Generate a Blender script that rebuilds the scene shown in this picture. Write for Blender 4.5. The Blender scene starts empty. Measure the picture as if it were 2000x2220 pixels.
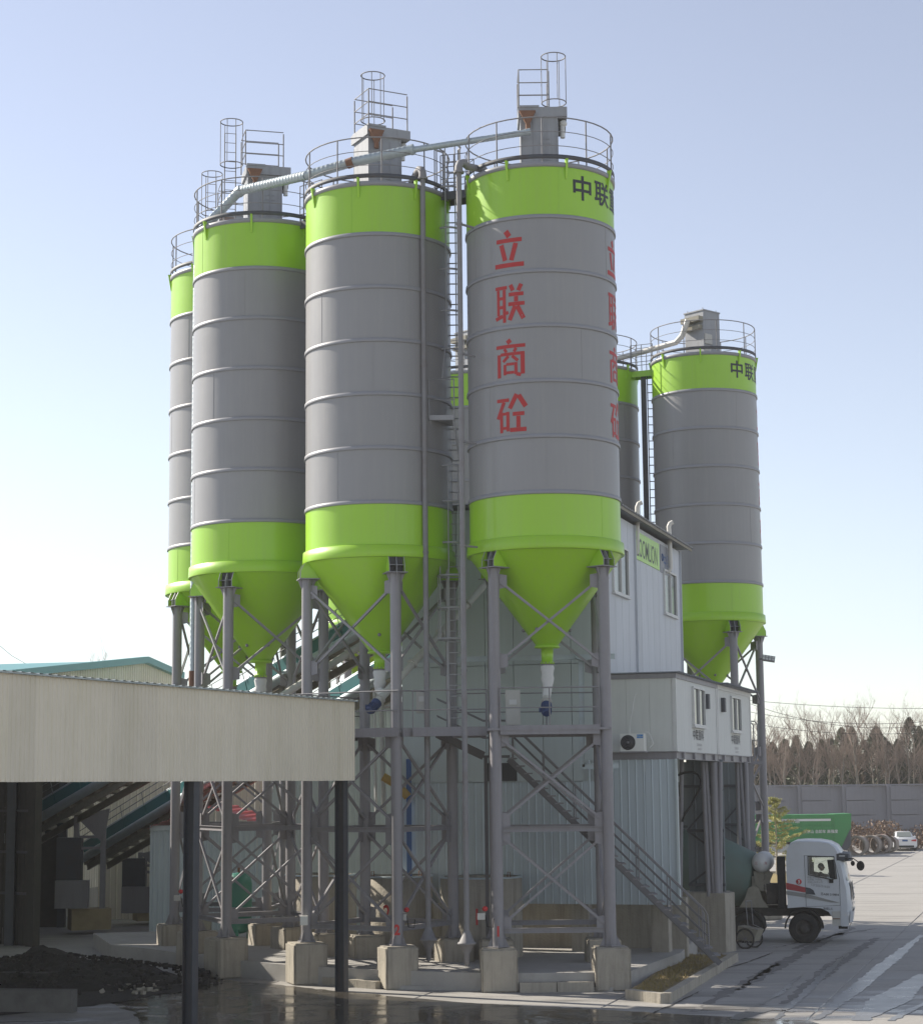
import bpy, bmesh, math, random
from mathutils import Vector, Matrix
random.seed(7)
PI = math.pi
sc = bpy.context.scene
COL = sc.collection
R = math.radians

# ------------------------------------------------------------------ camera, sky, sun, exposure
EYE, GZ = 5.1, -.15           # camera height and yard level (0 = top of the old slab)
PITCH, ROLL, FPX = .1413, -.0104, 4174.4
def at(x, y, Y=None, z=None):
    """point of the place seen at pixel (x, y) of the 2000 x 2220 photograph, at depth Y or height z"""
    u, v = x - 1000, y - 1110
    cr, sr = math.cos(ROLL), math.sin(ROLL)
    uu, vv = cr*u + sr*v, -sr*u + cr*v
    c, s = math.cos(PITCH), math.sin(PITCH)
    dx, dy, dz = uu, FPX*c + vv*s, FPX*s - vv*c
    t = Y/dy if Y is not None else (z - EYE)/dz
    return Vector((dx*t, dy*t, EYE + dz*t))
cam = bpy.data.cameras.new('camera')
cam.sensor_fit = 'HORIZONTAL'; cam.sensor_width = 36; cam.lens = FPX/2000*36
cam.clip_start = .5; cam.clip_end = 3000
camo = bpy.data.objects.new('camera', cam); COL.objects.link(camo)
_c, _s = math.cos(PITCH), math.sin(PITCH)
_cr, _sr = math.cos(ROLL), math.sin(ROLL)
fwd, r0, u0 = Vector((0, _c, _s)), Vector((1, 0, 0)), Vector((0, -_s, _c))
rr, uu_ = r0*_cr + u0*_sr, u0*_cr - r0*_sr
camo.matrix_world = Matrix(((rr.x, uu_.x, -fwd.x, 0), (rr.y, uu_.y, -fwd.y, 0), (rr.z, uu_.z, -fwd.z, EYE), (0, 0, 0, 1)))
sc.camera = camo
SUN_EL, SUN_AZ = R(34), R(-60)            # azimuth from +Y towards +X
world = bpy.data.worlds.new('World'); sc.world = world; world.use_nodes = True
wn = world.node_tree.nodes; wl = world.node_tree.links
bg = wn['Background']
sky = wn.new('ShaderNodeTexSky'); sky.sky_type = 'NISHITA'; sky.sun_disc = False
sky.sun_elevation = SUN_EL; sky.sun_rotation = SUN_AZ; sky.dust_density = 0.12; sky.air_density = 1.0; sky.ozone_density = 2.0
sky.altitude = 50
hs = wn.new('ShaderNodeHueSaturation'); hs.inputs['Saturation'].default_value = .58; hs.inputs['Hue'].default_value = .512        # a hazy winter sky
wl.new(sky.outputs[0], hs.inputs['Color']); wl.new(hs.outputs[0], bg.inputs[0]); bg.inputs[1].default_value = .11
sd = Vector((math.sin(SUN_AZ)*math.cos(SUN_EL), math.cos(SUN_AZ)*math.cos(SUN_EL), math.sin(SUN_EL)))
sun = bpy.data.lights.new('sun', 'SUN'); sun.energy = 5.0; sun.angle = R(.6); sun.color = (1, .93, .82)
suno = bpy.data.objects.new('sun', sun); COL.objects.link(suno)
suno.rotation_euler = sd.to_track_quat('Z', 'Y').to_euler(); suno.location = sd*200
sc.view_settings.view_transform = 'Standard'; sc.view_settings.look = 'None'
sc.view_settings.exposure = 0.62; sc.view_settings.gamma = 1; sc.view_settings.use_curve_mapping = False
sc.cycles.max_bounces = 6; sc.cycles.use_denoising = True

# ------------------------------------------------------------------ helpers
class MB:
    def __init__(s): s.v = []; s.f = []; s.sm = []
    def add(s, vs, fs, smooth=False):
        o = len(s.v); s.v += [tuple(p) for p in vs]
        s.f += [tuple(i + o for i in f) for f in fs]; s.sm += [smooth]*len(fs)
        return s
    def box(s, c, d, rz=0, M=None):
        x, y, z = d[0]/2, d[1]/2, d[2]/2
        vs = [Vector((a*x, b*y, e*z)) for e in (-1, 1) for b in (-1, 1) for a in (-1, 1)]
        if M is not None: vs = [M @ p for p in vs]
        elif rz: 
            q = Matrix.Rotation(rz, 3, 'Z'); vs = [q @ p for p in vs]
        c = Vector(c)
        return s.add([p + c for p in vs], [(0,2,3,1),(4,5,7,6),(0,1,5,4),(2,6,7,3),(0,4,6,2),(1,3,7,5)])
    def beam(s, p, q, w, h, up=(0, 0, 1)):
        p, q = Vector(p), Vector(q); d = q - p; L = d.length
        if L < 1e-6: return s
        d.normalize(); up = Vector(up)
        if abs(d.dot(up)) > .99: up = Vector((0, 1, 0))
        a = d.cross(up).normalized(); b = a.cross(d)
        M = Matrix((a, d, b)).transposed()
        return s.box((p + q)/2, (w, L, h), M=M)
    def ibeam(s, p, q, w, h, t=.02, up=(0, 0, 1)):
        p, q = Vector(p), Vector(q); d = (q - p).normalized(); up = Vector(up)
        if abs(d.dot(up)) > .99: up = Vector((0, 1, 0))
        a = d.cross(up).normalized(); b = a.cross(d)
        s.beam(p + b*(h/2 - t/2), q + b*(h/2 - t/2), w, t, up); s.beam(p - b*(h/2 - t/2), q - b*(h/2 - t/2), w, t, up)
        s.beam(p, q, t, h - 2*t, up); return s
    def tube(s, path, r, n=8, closed=False, caps=True, smooth=True):
        P = [Vector(p) for p in path]; m = len(P); rings = []
        rs = r if isinstance(r, (list, tuple)) else [r]*m
        prev = None
        for i, p in enumerate(P):
            if closed: t = P[(i+1) % m] - P[i-1]
            else: t = (P[min(i+1, m-1)] - P[max(i-1, 0)])
            t.normalize()
            if prev is None:
                a = t.orthogonal().normalized() if abs(t.z) > .95 else t.cross(Vector((0, 0, 1))).normalized()
            else:
                a = prev - t*prev.dot(t)
                a = a.normalized() if a.length > 1e-6 else t.orthogonal().normalized()
            prev = a; b = t.cross(a)
            rings.append([p + (a*math.cos(2*PI*k/n) + b*math.sin(2*PI*k/n))*rs[i] for k in range(n)])
        vs = [q for g in rings for q in g]; fs = []
        for i in range(m if closed else m-1):
            j = (i+1) % m
            for k in range(n):
                l = (k+1) % n; fs.append((i*n+k, i*n+l, j*n+l, j*n+k))
        s.add(vs, fs, smooth)
        if caps and not closed:
            s.add(rings[0], [tuple(range(n-1, -1, -1))]); s.add(rings[-1], [tuple(range(n))])
        return s
    def lathe(s, prof, n=48, c=(0, 0, 0), smooth=True, a0=0, a1=2*PI, axis='Z', M=None):
        c = Vector(c); full = abs(a1 - a0 - 2*PI) < 1e-6; k = n if full else n + 1; vs = []
        for r, z in prof:
            for i in range(k):
                a = a0 + (a1 - a0)*i/n
                p = Vector((r*math.cos(a), r*math.sin(a), z))
                if M is not None: p = M @ p
                vs.append(p + c)
        fs = []
        for j in range(len(prof)-1):
            for i in range(n):
                l = (i+1) % k
                fs.append((j*k+i, j*k+l, (j+1)*k+l, (j+1)*k+i))
        return s.add(vs, fs, smooth)
    def prism(s, poly, fr, d0, d1, smooth=False):
        """poly: 2-D points; fr: (origin, ex, ey, en)"""
        o, ex, ey, en = [Vector(q) for q in fr]; n = len(poly)
        A = [o + ex*x + ey*y + en*d0 for x, y in poly]; B = [o + ex*x + ey*y + en*d1 for x, y in poly]
        s.add(A + B, [(i, (i+1) % n, n + (i+1) % n, n + i) for i in range(n)], smooth)
        s.add(A, [tuple(range(n-1, -1, -1))]); s.add(B, [tuple(range(n))])
        return s
    def ball(s, c, r, n=12, m=8, sc_=(1, 1, 1)):
        c = Vector(c); vs = []; fs = []
        for j in range(m+1):
            t = PI*j/m
            for i in range(n):
                a = 2*PI*i/n
                vs.append(c + Vector((r*sc_[0]*math.sin(t)*math.cos(a), r*sc_[1]*math.sin(t)*math.sin(a), r*sc_[2]*math.cos(t))))
        for j in range(m):
            for i in range(n):
                l = (i+1) % n; fs.append((j*n+i, (j+1)*n+i, (j+1)*n+l, j*n+l))
        return s.add(vs, fs, True)
    def torus(s, c, r1, r2, n=24, m=8, M=None):
        pts = []
        for i in range(n):
            a = 2*PI*i/n; p = Vector((r1*math.cos(a), r1*math.sin(a), 0))
            if M is not None: p = M @ p
            pts.append(p + Vector(c))
        return s.tube(pts, r2, m, closed=True)
    def text(s, body, fr, size, bold=0, sx=1, align='CENTER', depth=.0, wrap=None):
        """flat lettering; fr=(origin, ex, en_up, normal); wrap=(radius) bends it round the Z axis of the part"""
        c = bpy.data.curves.new('lettering', 'FONT'); c.body = body; c.size = size; c.offset = bold; c.align_x = align
        c.resolution_u = 3
        o = bpy.data.objects.new('lettering', c); COL.objects.link(o)
        m = bpy.data.meshes.new_from_object(o)
        bm = bmesh.new(); bm.from_mesh(m)
        bpy.data.objects.remove(o); bpy.data.curves.remove(c); bpy.data.meshes.remove(m)
        if wrap:
            xs = [v.co.x for v in bm.verts]; x = min(xs) + .06
            while x < max(xs):
                bmesh.ops.bisect_plane(bm, geom=bm.verts[:] + bm.edges[:] + bm.faces[:], plane_co=(x, 0, 0), plane_no=(1, 0, 0)); x += .06
        bm.verts.index_update()
        vs = []
        if wrap:
            rad, a0, z0 = wrap
            for v in bm.verts:
                a = a0 + v.co.x*sx/rad
                vs.append((rad*math.sin(a), -rad*math.cos(a), z0 + v.co.y))
        else:
            O, ex, ey, en = [Vector(q) for q in fr]
            for v in bm.verts: vs.append(O + ex*v.co.x*sx + ey*v.co.y)
        fs = [tuple(v.index for v in f.verts) for f in bm.faces]; bm.free()
        return s.add(vs, fs)
    def build(s, name, mat, parent=None, world=True, sharp=False):
        off = Vector((0, 0, 0))
        if world:
            p = parent
            while p is not None: off += p.location; p = p.parent
        m = bpy.data.meshes.new(name)
        m.from_pydata([(v[0]-off.x, v[1]-off.y, v[2]-off.z) for v in s.v], [], s.f); m.update()
        m.polygons.foreach_set('use_smooth', s.sm)
        if mat: m.materials.append(mat)
        o = bpy.data.objects.new(name, m); COL.objects.link(o)
        if parent: o.parent = parent
        return o
    def solo(s, name, mat, label, cat, base=None, group=None):
        """a thing that is one mesh; base = its origin"""
        if base is None:
            xs = [v[0] for v in s.v]; ys = [v[1] for v in s.v]; base = (sum(xs)/len(xs), sum(ys)/len(ys), min(v[2] for v in s.v))
        s.v = [(v[0]-base[0], v[1]-base[1], v[2]-base[2]) for v in s.v]
        o = s.build(name, mat, None, world=False); o.location = base
        tag(o, label, cat, group); return o
def tag(o, label=None, cat=None, group=None, kind=None):
    if label: o['label'] = label
    if cat: o['category'] = cat
    if group: o['group'] = group
    if kind: o['kind'] = kind
    return o
def thing(name, label, cat, loc=(0, 0, 0), rz=0, group=None):
    o = bpy.data.objects.new(name, None); COL.objects.link(o); o.empty_display_size = .3
    o.location = loc; o.rotation_euler = (0, 0, rz); return tag(o, label, cat, group)
def copy_tree(o, parent=None):
    c = o.copy(); COL.objects.link(c); c.parent = parent
    for ch in list(KIDS(o)): copy_tree(ch, c)
    return c
def KIDS(o): return [q for q in bpy.data.objects if q.parent == o]
def struct(name, mb, mat, parent=None):
    o = mb.build(name, mat, parent)
    if parent is None: o['kind'] = 'structure'
    return o

# ------------------------------------------------------------------ materials
def mat(name, col, rough=.5, metal=0, var=.12, scale=1.5, bump=0, bscale=30, dirt=0, dirtcol=(.12, .1, .08), streak=False, spec=.5, rough2=None, coat=0, objvar=0):
    m = bpy.data.materials.new(name); m.use_nodes = True; nt = m.node_tree; N, L = nt.nodes, nt.links
    b = N['Principled BSDF']; b.inputs['Roughness'].default_value = rough; b.inputs['Metallic'].default_value = metal
    b.inputs['Specular IOR Level'].default_value = spec; b.inputs['Coat Weight'].default_value = coat
    g = N.new('ShaderNodeNewGeometry')
    n1 = N.new('ShaderNodeTexNoise'); n1.inputs['Scale'].default_value = scale; n1.inputs['Detail'].default_value = 6; n1.inputs['Roughness'].default_value = .65
    L.new(g.outputs['Position'], n1.inputs['Vector'])
    mx = N.new('ShaderNodeMix'); mx.data_type = 'RGBA'
    mx.inputs[6].default_value = (*[max(0, c*(1-var)) for c in col], 1); mx.inputs[7].default_value = (*[min(1, c*(1+var)) for c in col], 1)
    L.new(n1.outputs[0], mx.inputs[0]); out = mx.outputs[2]
    if dirt:
        mp = N.new('ShaderNodeMapping'); sk = streak if streak > 1 else 3.5; mp.inputs['Scale'].default_value = (sk, sk, .22) if streak else (1, 1, 1)
        L.new(g.outputs['Position'], mp.inputs[0])
        n2 = N.new('ShaderNodeTexNoise'); n2.inputs['Scale'].default_value = 1.6; n2.inputs['Detail'].default_value = 8; n2.inputs['Roughness'].default_value = .7
        L.new(mp.outputs[0], n2.inputs['Vector'])
        rp = N.new('ShaderNodeMapRange'); rp.inputs[1].default_value = .48; rp.inputs[2].default_value = .72; rp.inputs[4].default_value = dirt
        L.new(n2.outputs[0], rp.inputs[0])
        m2 = N.new('ShaderNodeMix'); m2.data_type = 'RGBA'; m2.inputs[7].default_value = (*dirtcol, 1)
        L.new(rp.outputs[0], m2.inputs[0]); L.new(out, m2.inputs[6]); out = m2.outputs[2]
        ra = N.new('ShaderNodeMapRange'); ra.inputs[3].default_value = rough; ra.inputs[4].default_value = rough2 if rough2 is not None else min(1, rough+.25)
        L.new(n2.outputs[0], ra.inputs[0]); L.new(ra.outputs[0], b.inputs['Roughness'])
    if objvar:
        oi = N.new('ShaderNodeObjectInfo'); hv = N.new('ShaderNodeHueSaturation'); vr = N.new('ShaderNodeMapRange'); vr.inputs[3].default_value = 1 - objvar; vr.inputs[4].default_value = 1 + objvar
        L.new(oi.outputs['Random'], vr.inputs[0]); L.new(vr.outputs[0], hv.inputs['Value']); L.new(out, hv.inputs['Color']); out = hv.outputs[0]
    L.new(out, b.inputs['Base Color'])
    if bump:
        n3 = N.new('ShaderNodeTexNoise'); n3.inputs['Scale'].default_value = bscale; n3.inputs['Detail'].default_value = 5
        L.new(g.outputs['Position'], n3.inputs['Vector'])
        bp = N.new('ShaderNodeBump'); bp.inputs['Strength'].default_value = 1; bp.inputs['Distance'].default_value = bump
        L.new(n3.outputs[0], bp.inputs['Height']); L.new(bp.outputs[0], b.inputs['Normal'])
    return m
M = {}
M['green'] = mat('green_paint', (.32, .585, .024), .28, var=.05, scale=.8, dirt=.22, streak=5, dirtcol=(.30, .42, .12), bump=.012, bscale=.8, coat=.2, objvar=.03)
M['grey'] = mat('grey_silo_paint', (.27, .265, .265), .32, var=.06, scale=.9, dirt=.35, streak=5, dirtcol=(.33, .32, .30), bump=.012, bscale=.8, coat=.12, objvar=.035)
M['ring'] = mat('grey_ring_paint', (.27, .27, .285), .45, var=.08)
M['darksteel'] = mat('dark_steel', (.07, .075, .085), .5, var=.2, dirt=.3, dirtcol=(.12, .07, .04))
M['steel'] = mat('grey_steel_paint', (.25, .24, .25), .42, var=.12, scale=3, dirt=.25, dirtcol=(.13, .11, .09), streak=True)
M['rail'] = mat('rail_paint', (.22, .215, .22), .5, var=.15, scale=4, dirt=.3, dirtcol=(.16, .10, .07))
M['boxsteel'] = mat('collector_grey', (.30, .31, .33), .5, var=.1, dirt=.35, streak=True, dirtcol=(.15, .14, .13))
M['rust'] = mat('rusty_steel', (.20, .10, .06), .8, var=.35, scale=8)
M['galv'] = mat('galvanised_duct', (.42, .48, .50), .35, metal=.35, var=.15, scale=3, dirt=.2, dirtcol=(.3, .2, .12))
M['white'] = mat('white_paint', (.62, .62, .60), .4, var=.07, dirt=.25, dirtcol=(.35, .33, .3))
M['cream'] = mat('cream_tube', (.50, .49, .45), .45, var=.1, dirt=.4, dirtcol=(.30, .28, .25))
M['blue'] = mat('blue_motor', (.012, .035, .12), .4, var=.2, dirt=.3, dirtcol=(.1, .11, .12))
M['bluepost'] = mat('blue_post', (.02, .08, .24), .4, var=.1)
M['tank'] = mat('tank_green', (.03, .17, .12), .4, var=.1)
M['red'] = mat('red_paint', (.50, .03, .03), .5, var=.1)
M['redletter'] = mat('red_lettering', (.43, .022, .022), .55, var=.12, scale=4)
M['black'] = mat('black_lettering', (.02, .022, .025), .5, var=.1)
M['rubber'] = mat('rubber', (.025, .024, .023), .85, var=.3, scale=8, dirt=.4, dirtcol=(.10, .09, .08), bump=.004)
M['concrete'] = mat('cast_concrete', (.37, .335, .275), .9, var=.2, scale=2.5, dirt=.6, dirtcol=(.13, .12, .10), streak=True, bump=.012, bscale=18)
M['darkconc'] = mat('stained_concrete', (.13, .125, .115), .9, var=.3, scale=3, dirt=.5, dirtcol=(.06, .055, .05), bump=.012, bscale=18)
M['bayshade'] = mat('bay_cladding_shaded', (.17, .19, .20), .6, var=.08, dirt=.3, streak=True, dirtcol=(.12, .12, .12))  # darker copy of the ribbed cladding: shade of the deep bays in the colour
M['stair'] = mat('stair_steel', (.13, .125, .13), .5, var=.15, dirt=.3, dirtcol=(.17, .15, .13))
M['ladder'] = mat('ladder_paint', (.34, .34, .35), .45, var=.1)
M['deepshade'] = mat('bracket_painted_shade', (.055, .055, .06), .7)  # shade inside the bracket cells, put into the colour
M['slab'] = mat('slab_concrete', (.37, .355, .33), .88, var=.15, scale=1.5, dirt=.35, dirtcol=(.22, .20, .18), bump=.006, bscale=14)
M['cladwhite'] = mat('white_cladding', (.52, .545, .58), .42, var=.06, scale=1.2, dirt=.3, streak=True, dirtcol=(.40, .41, .42), objvar=.05)
M['cladteal'] = mat('grey_blue_cladding', (.46, .51, .50), .5, var=.05, scale=.8, dirt=.2, streak=True, dirtcol=(.36, .39, .38), objvar=.05)
M['skirt'] = mat('ribbed_cladding', (.47, .53, .55), .45, var=.06, scale=.8, dirt=.25, streak=True, dirtcol=(.37, .40, .41), objvar=.04)
M['cabin'] = mat('cabin_panel', (.60, .61, .58), .5, var=.05, dirt=.2, streak=True, dirtcol=(.4, .4, .37))
M['beige'] = mat('beige_cladding', (.70, .635, .51), .6, var=.07, scale=.6, dirt=.38, streak=1.2, dirtcol=(.55, .50, .34), objvar=.05)
M['teal'] = mat('teal_conveyor_cover', (.045, .18, .19), .4, var=.12)
M['tealtrim'] = mat('teal_trim', (.10, .30, .29), .4, var=.1)
M['redroof'] = mat('red_roof', (.40, .07, .08), .5, var=.1)
M['pvc'] = mat('pvc_pipe', (.62, .60, .55), .35, var=.05, dirt=.15, dirtcol=(.5, .42, .3))
M['fence'] = mat('fence_concrete', (.22, .22, .24), .85, var=.12, scale=.6, dirt=.4, streak=True, dirtcol=(.17, .165, .17))
M['soil'] = mat('dark_soil', (.035, .03, .026), .95, var=.5, scale=3, bump=.05, bscale=8)
M['bed'] = mat('bed_soil', (.20, .15, .07), .95, var=.5, scale=3, bump=.03, bscale=12, dirt=.6, dirtcol=(.28, .20, .06))
M['pipeconc'] = mat('pipe_concrete', (.32, .27, .23), .9, var=.3, scale=4)
M['truckwhite'] = mat('truck_white', (.56, .58, .60), .25, var=.04, dirt=.25, dirtcol=(.40, .39, .36), coat=.3)
M['truckred'] = mat('truck_red', (.33, .02, .03), .3, var=.05)
M['drum'] = mat('drum_green', (.11, .165, .14), .55, var=.15, scale=3, dirt=.5, dirtcol=(.14, .14, .12))
M['chassis'] = mat('chassis_dirty', (.06, .055, .05), .8, var=.4, scale=6, dirt=.6, dirtcol=(.15, .13, .11))
M['beigedirty'] = mat('dusty_frame', (.27, .25, .20), .8, var=.3, scale=6)
M['dumpgreen'] = mat('dumper_green', (.035, .22, .06), .45, var=.08, scale=2)
M['carwhite'] = mat('car_white', (.72, .72, .72), .2, var=.02, coat=.5)
M['acwhite'] = mat('air_conditioner_white', (.74, .74, .69), .5, var=.05)
M['yellow'] = mat('yellow_paint', (.38, .24, .05), .5, var=.15)
M['skin'] = mat('skin', (.35, .2, .14), .6, var=.05)
M['cloth'] = mat('dark_cloth', (.05, .055, .07), .9, var=.1)
M['lamp'] = mat('lamp_lens', (.6, .6, .58), .2, var=.05)
def glass(name, col, rough=.08):
    m = bpy.data.materials.new(name); m.use_nodes = True; b = m.node_tree.nodes['Principled BSDF']
    b.inputs['Base Color'].default_value = (*col, 1); b.inputs['Roughness'].default_value = rough; b.inputs['Specular IOR Level'].default_value = .9
    return m
M['pane'] = glass('window_pane', (.05, .06, .06))
M['paneveil'] = glass('window_pane_light', (.20, .22, .20), .15)
m = bpy.data.materials.new('clear_glass'); m.use_nodes = True; nt = m.node_tree
tr = nt.nodes.new('ShaderNodeBsdfTransparent'); gl = nt.nodes.new('ShaderNodeBsdfGlossy'); gl.inputs[1].default_value = .04
tr.inputs[0].default_value = (.9, .93, .91, 1)
ms = nt.nodes.new('ShaderNodeMixShader'); fr = nt.nodes.new('ShaderNodeFresnel')
nt.links.new(fr.outputs[0], ms.inputs[0]); nt.links.new(tr.outputs[0], ms.inputs[1]); nt.links.new(gl.outputs[0], ms.inputs[2])
nt.links.new(ms.outputs[0], nt.nodes['Material Output'].inputs[0]); M['clear'] = m

def ground_mat():
    m = bpy.data.materials.new('yard_concrete'); m.use_nodes = True; nt = m.node_tree; N, L = nt.nodes, nt.links
    b = N['Principled BSDF']; g = N.new('ShaderNodeNewGeometry')
    def noise(scale, detail=6, rot=0, sc3=(1, 1, 1), rough=.6):
        mp = N.new('ShaderNodeMapping'); mp.inputs['Scale'].default_value = sc3; mp.inputs['Rotation'].default_value = (0, 0, rot)
        L.new(g.outputs['Position'], mp.inputs[0]); n = N.new('ShaderNodeTexNoise'); n.inputs['Scale'].default_value = scale
        n.inputs['Detail'].default_value = detail; n.inputs['Roughness'].default_value = rough; L.new(mp.outputs[0], n.inputs['Vector']); return n
    def mr(src, a, b_, c=0, d=1):
        r = N.new('ShaderNodeMapRange'); r.inputs[1].default_value = a; r.inputs[2].default_value = b_; r.inputs[3].default_value = c; r.inputs[4].default_value = d
        L.new(src, r.inputs[0]); return r.outputs[0]
    def mixc(f, a, c):
        x = N.new('ShaderNodeMix'); x.data_type = 'RGBA'; L.new(f, x.inputs[0])
        for i, q in ((6, a), (7, c)):
            if isinstance(q, tuple): x.inputs[i].default_value = (*q, 1)
            else: L.new(q, x.inputs[i])
        return x.outputs[2]
    def mth(op, a, b_):
        x = N.new('ShaderNodeMath'); x.operation = op
        for i, q in ((0, a), (1, b_)):
            if isinstance(q, (int, float)): x.inputs[i].default_value = q
            else: L.new(q, x.inputs[i])
        return x.outputs[0]
    base = mixc(noise(.35).outputs[0], (.30, .285, .26), (.42, .40, .37))
    base = mixc(mr(noise(9, 8).outputs[0], .35, .7, 0, .35), base, (.22, .21, .19))
    # tyre-dirt streaks running with the drive, and wet patches near the camera
    tr_ = noise(1.1, 5, R(62), (.12, 1.2, 1))
    base = mixc(mr(tr_.outputs[0], .52, .66, 0, .45), base, (.17, .16, .15))
    sep = N.new('ShaderNodeSeparateXYZ'); L.new(g.outputs['Position'], sep.inputs[0])
    near = mr(sep.outputs[1], 60, 42, 0, 1)                    # the yard is wet towards the near end
    w = noise(.55, 7, R(58), (.22, 1.1, 1), .55)
    wet = mth('MULTIPLY', mr(w.outputs[0], .50, .60, 0, 1), near)
    base = mixc(wet, base, (.085, .08, .075))
    L.new(base, b.inputs['Base Color'])
    L.new(mr(wet, 0, 1, .85, .10), b.inputs['Roughness'])
    bp = N.new('ShaderNodeBump'); bp.inputs['Distance'].default_value = .006
    L.new(noise(22, 6).outputs[0], bp.inputs['Height']); L.new(mr(wet, 0, 1, 1, .15), bp.inputs['Strength']); L.new(bp.outputs[0], b.inputs['Normal'])
    return m
M['yard'] = ground_mat()
def water_mat():
    m = bpy.data.materials.new('dirty_water'); m.use_nodes = True; nt = m.node_tree; N, L = nt.nodes, nt.links
    b = N['Principled BSDF']; g = N.new('ShaderNodeNewGeometry')
    n = N.new('ShaderNodeTexNoise'); n.inputs['Scale'].default_value = 1.2; n.inputs['Detail'].default_value = 7
    L.new(g.outputs['Position'], n.inputs['Vector'])
    x = N.new('ShaderNodeMix'); x.data_type = 'RGBA'; x.inputs[6].default_value = (.035, .03, .025, 1); x.inputs[7].default_value = (.13, .115, .09, 1)
    L.new(n.outputs[0], x.inputs[0]); L.new(x.outputs[2], b.inputs['Base Color'])
    r = N.new('ShaderNodeMapRange'); r.inputs[1].default_value = .45; r.inputs[2].default_value = .65; r.inputs[3].default_value = .04; r.inputs[4].default_value = .30
    L.new(n.outputs[0], r.inputs[0]); L.new(r.outputs[0], b.inputs['Roughness'])
    n2 = N.new('ShaderNodeTexNoise'); n2.inputs['Scale'].default_value = 5; n2.inputs['Detail'].default_value = 3; L.new(g.outputs['Position'], n2.inputs['Vector'])
    bp = N.new('ShaderNodeBump'); bp.inputs['Distance'].default_value = .004; L.new(n2.outputs[0], bp.inputs['Height']); L.new(bp.outputs[0], b.inputs['Normal'])
    return m
M['water'] = water_mat()
def leaf_mat(name, c1, c2, trans=.3):
    m = bpy.data.materials.new(name); m.use_nodes = True; nt = m.node_tree; N, L = nt.nodes, nt.links
    b = N['Principled BSDF']; b.inputs['Roughness'].default_value = .7
    g = N.new('ShaderNodeNewGeometry'); n = N.new('ShaderNodeTexNoise'); n.inputs['Scale'].default_value = .9; n.inputs['Detail'].default_value = 4
    L.new(g.outputs['Position'], n.inputs['Vector'])
    x = N.new('ShaderNodeMix'); x.data_type = 'RGBA'; x.inputs[6].default_value = (*c1, 1); x.inputs[7].default_value = (*c2, 1)
    L.new(n.outputs[0], x.inputs[0]); L.new(x.outputs[2], b.inputs['Base Color']); return m
M['ever'] = leaf_mat('evergreen_leaf', (.03, .05, .018), (.075, .085, .03))
M['sap'] = leaf_mat('sapling_leaf', (.24, .25, .05), (.38, .34, .08))
M['shrub'] = leaf_mat('dry_shrub', (.10, .055, .03), (.17, .10, .05))
M['bark'] = mat('pale_bark', (.30, .27, .22), .9, var=.3, scale=3)
M['twig'] = mat('bare_twigs', (.26, .20, .16), .9, var=.3, scale=3)
M['grass'] = leaf_mat('dry_grass', (.20, .16, .05), (.30, .22, .08))

# ------------------------------------------------------------------ ground, yard slabs, puddle
g = MB(); g.add([(-900, -60, GZ), (900, -60, GZ), (900, 1500, GZ), (-900, 1500, GZ)], [(0, 1, 2, 3)])
ground = struct('ground', g, M['yard'])
A = R(-17.2)                                      # the plant's axes: ev along its front, eu along its length
ev, eu, ez = Vector((math.cos(A), math.sin(A), 0)), Vector((-math.sin(A), math.cos(A), 0)), Vector((0, 0, 1))
slab_mesh = {}
def yard_slab(c, w, l):
    key = (w, l)
    if key not in slab_mesh:
        mb = MB(); x, y = w/2 - .02, l/2 - .02
        mb.add([(-x, -y, .0), (x, -y, .0), (x, y, .0), (-x, y, .0), (-x+.015, -y+.015, .02), (x-.015, -y+.015, .02), (x-.015, y-.015, .02), (-x+.015, y-.015, .02)],
               [(4, 5, 6, 7), (0, 1, 5, 4), (1, 2, 6, 5), (2, 3, 7, 6), (3, 0, 4, 7)])
        o = mb.build('yard_slab', M['yard'], ground); slab_mesh[key] = o.data
    else:
        o = bpy.data.objects.new('yard_slab', slab_mesh[key]); COL.objects.link(o); o.parent = ground
    o.location = (c.x, c.y, GZ); o.rotation_euler = (0, 0, A)
for i in range(-3, 9):
    for j in range(-5, 20):
        c = Vector((6.8, 58.4, 0)) + ev*(5.0*i + 2.5) + eu*(6.0*j + 3)
        if c.y < 36 or c.y > 158 or c.x < -12 or abs(c.x) > c.y*.27 + 6: continue
        yard_slab(c, 5.0, 6.0)

random.seed(3)
def blob_strip(pts_far, pts_near, z, amp=.12, step=.25):
    """irregular sheet between two polylines"""
    def dens(P):
        out = []
        for a, b in zip(P, P[1:]):
            a, b = Vector(a), Vector(b); n = max(1, int((b-a).length/step))
            out += [a.lerp(b, k/n) for k in range(n)]
        return out + [Vector(P[-1])]
    F = [p + Vector((random.uniform(-amp, amp), random.uniform(-amp, amp), 0)) for p in dens(pts_far)]
    Nn = [p + Vector((random.uniform(-amp, amp), random.uniform(-amp, amp), 0)) for p in dens(pts_near)]
    mb = MB(); vs = [(p.x, p.y, z) for p in F + Nn[::-1]]
    bm = bmesh.new(); f = bm.faces.new([bm.verts.new(v) for v in vs]); bmesh.ops.triangulate(bm, faces=[f]); bm.verts.index_update()
    mb.add([v.co.copy() for v in bm.verts], [tuple(v.index for v in f.verts) for f in bm.faces]); bm.free(); return mb
far_line = [at(250, 2135, z=GZ), at(330, 2130, z=GZ), at(410, 2118, z=GZ), at(700, 2148, z=GZ), at(1000, 2176, z=GZ), at(1250, 2188, z=GZ), at(1500, 2203, z=GZ), at(1750, 2216, z=GZ)]
near_line = [Vector((-9.6, 50.5, 0)), Vector((-7.8, 46.5, 0)), Vector((-6.5, 41, 0)), Vector((0, 39.5, 0)), Vector((8.5, 39.5, 0))]
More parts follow.
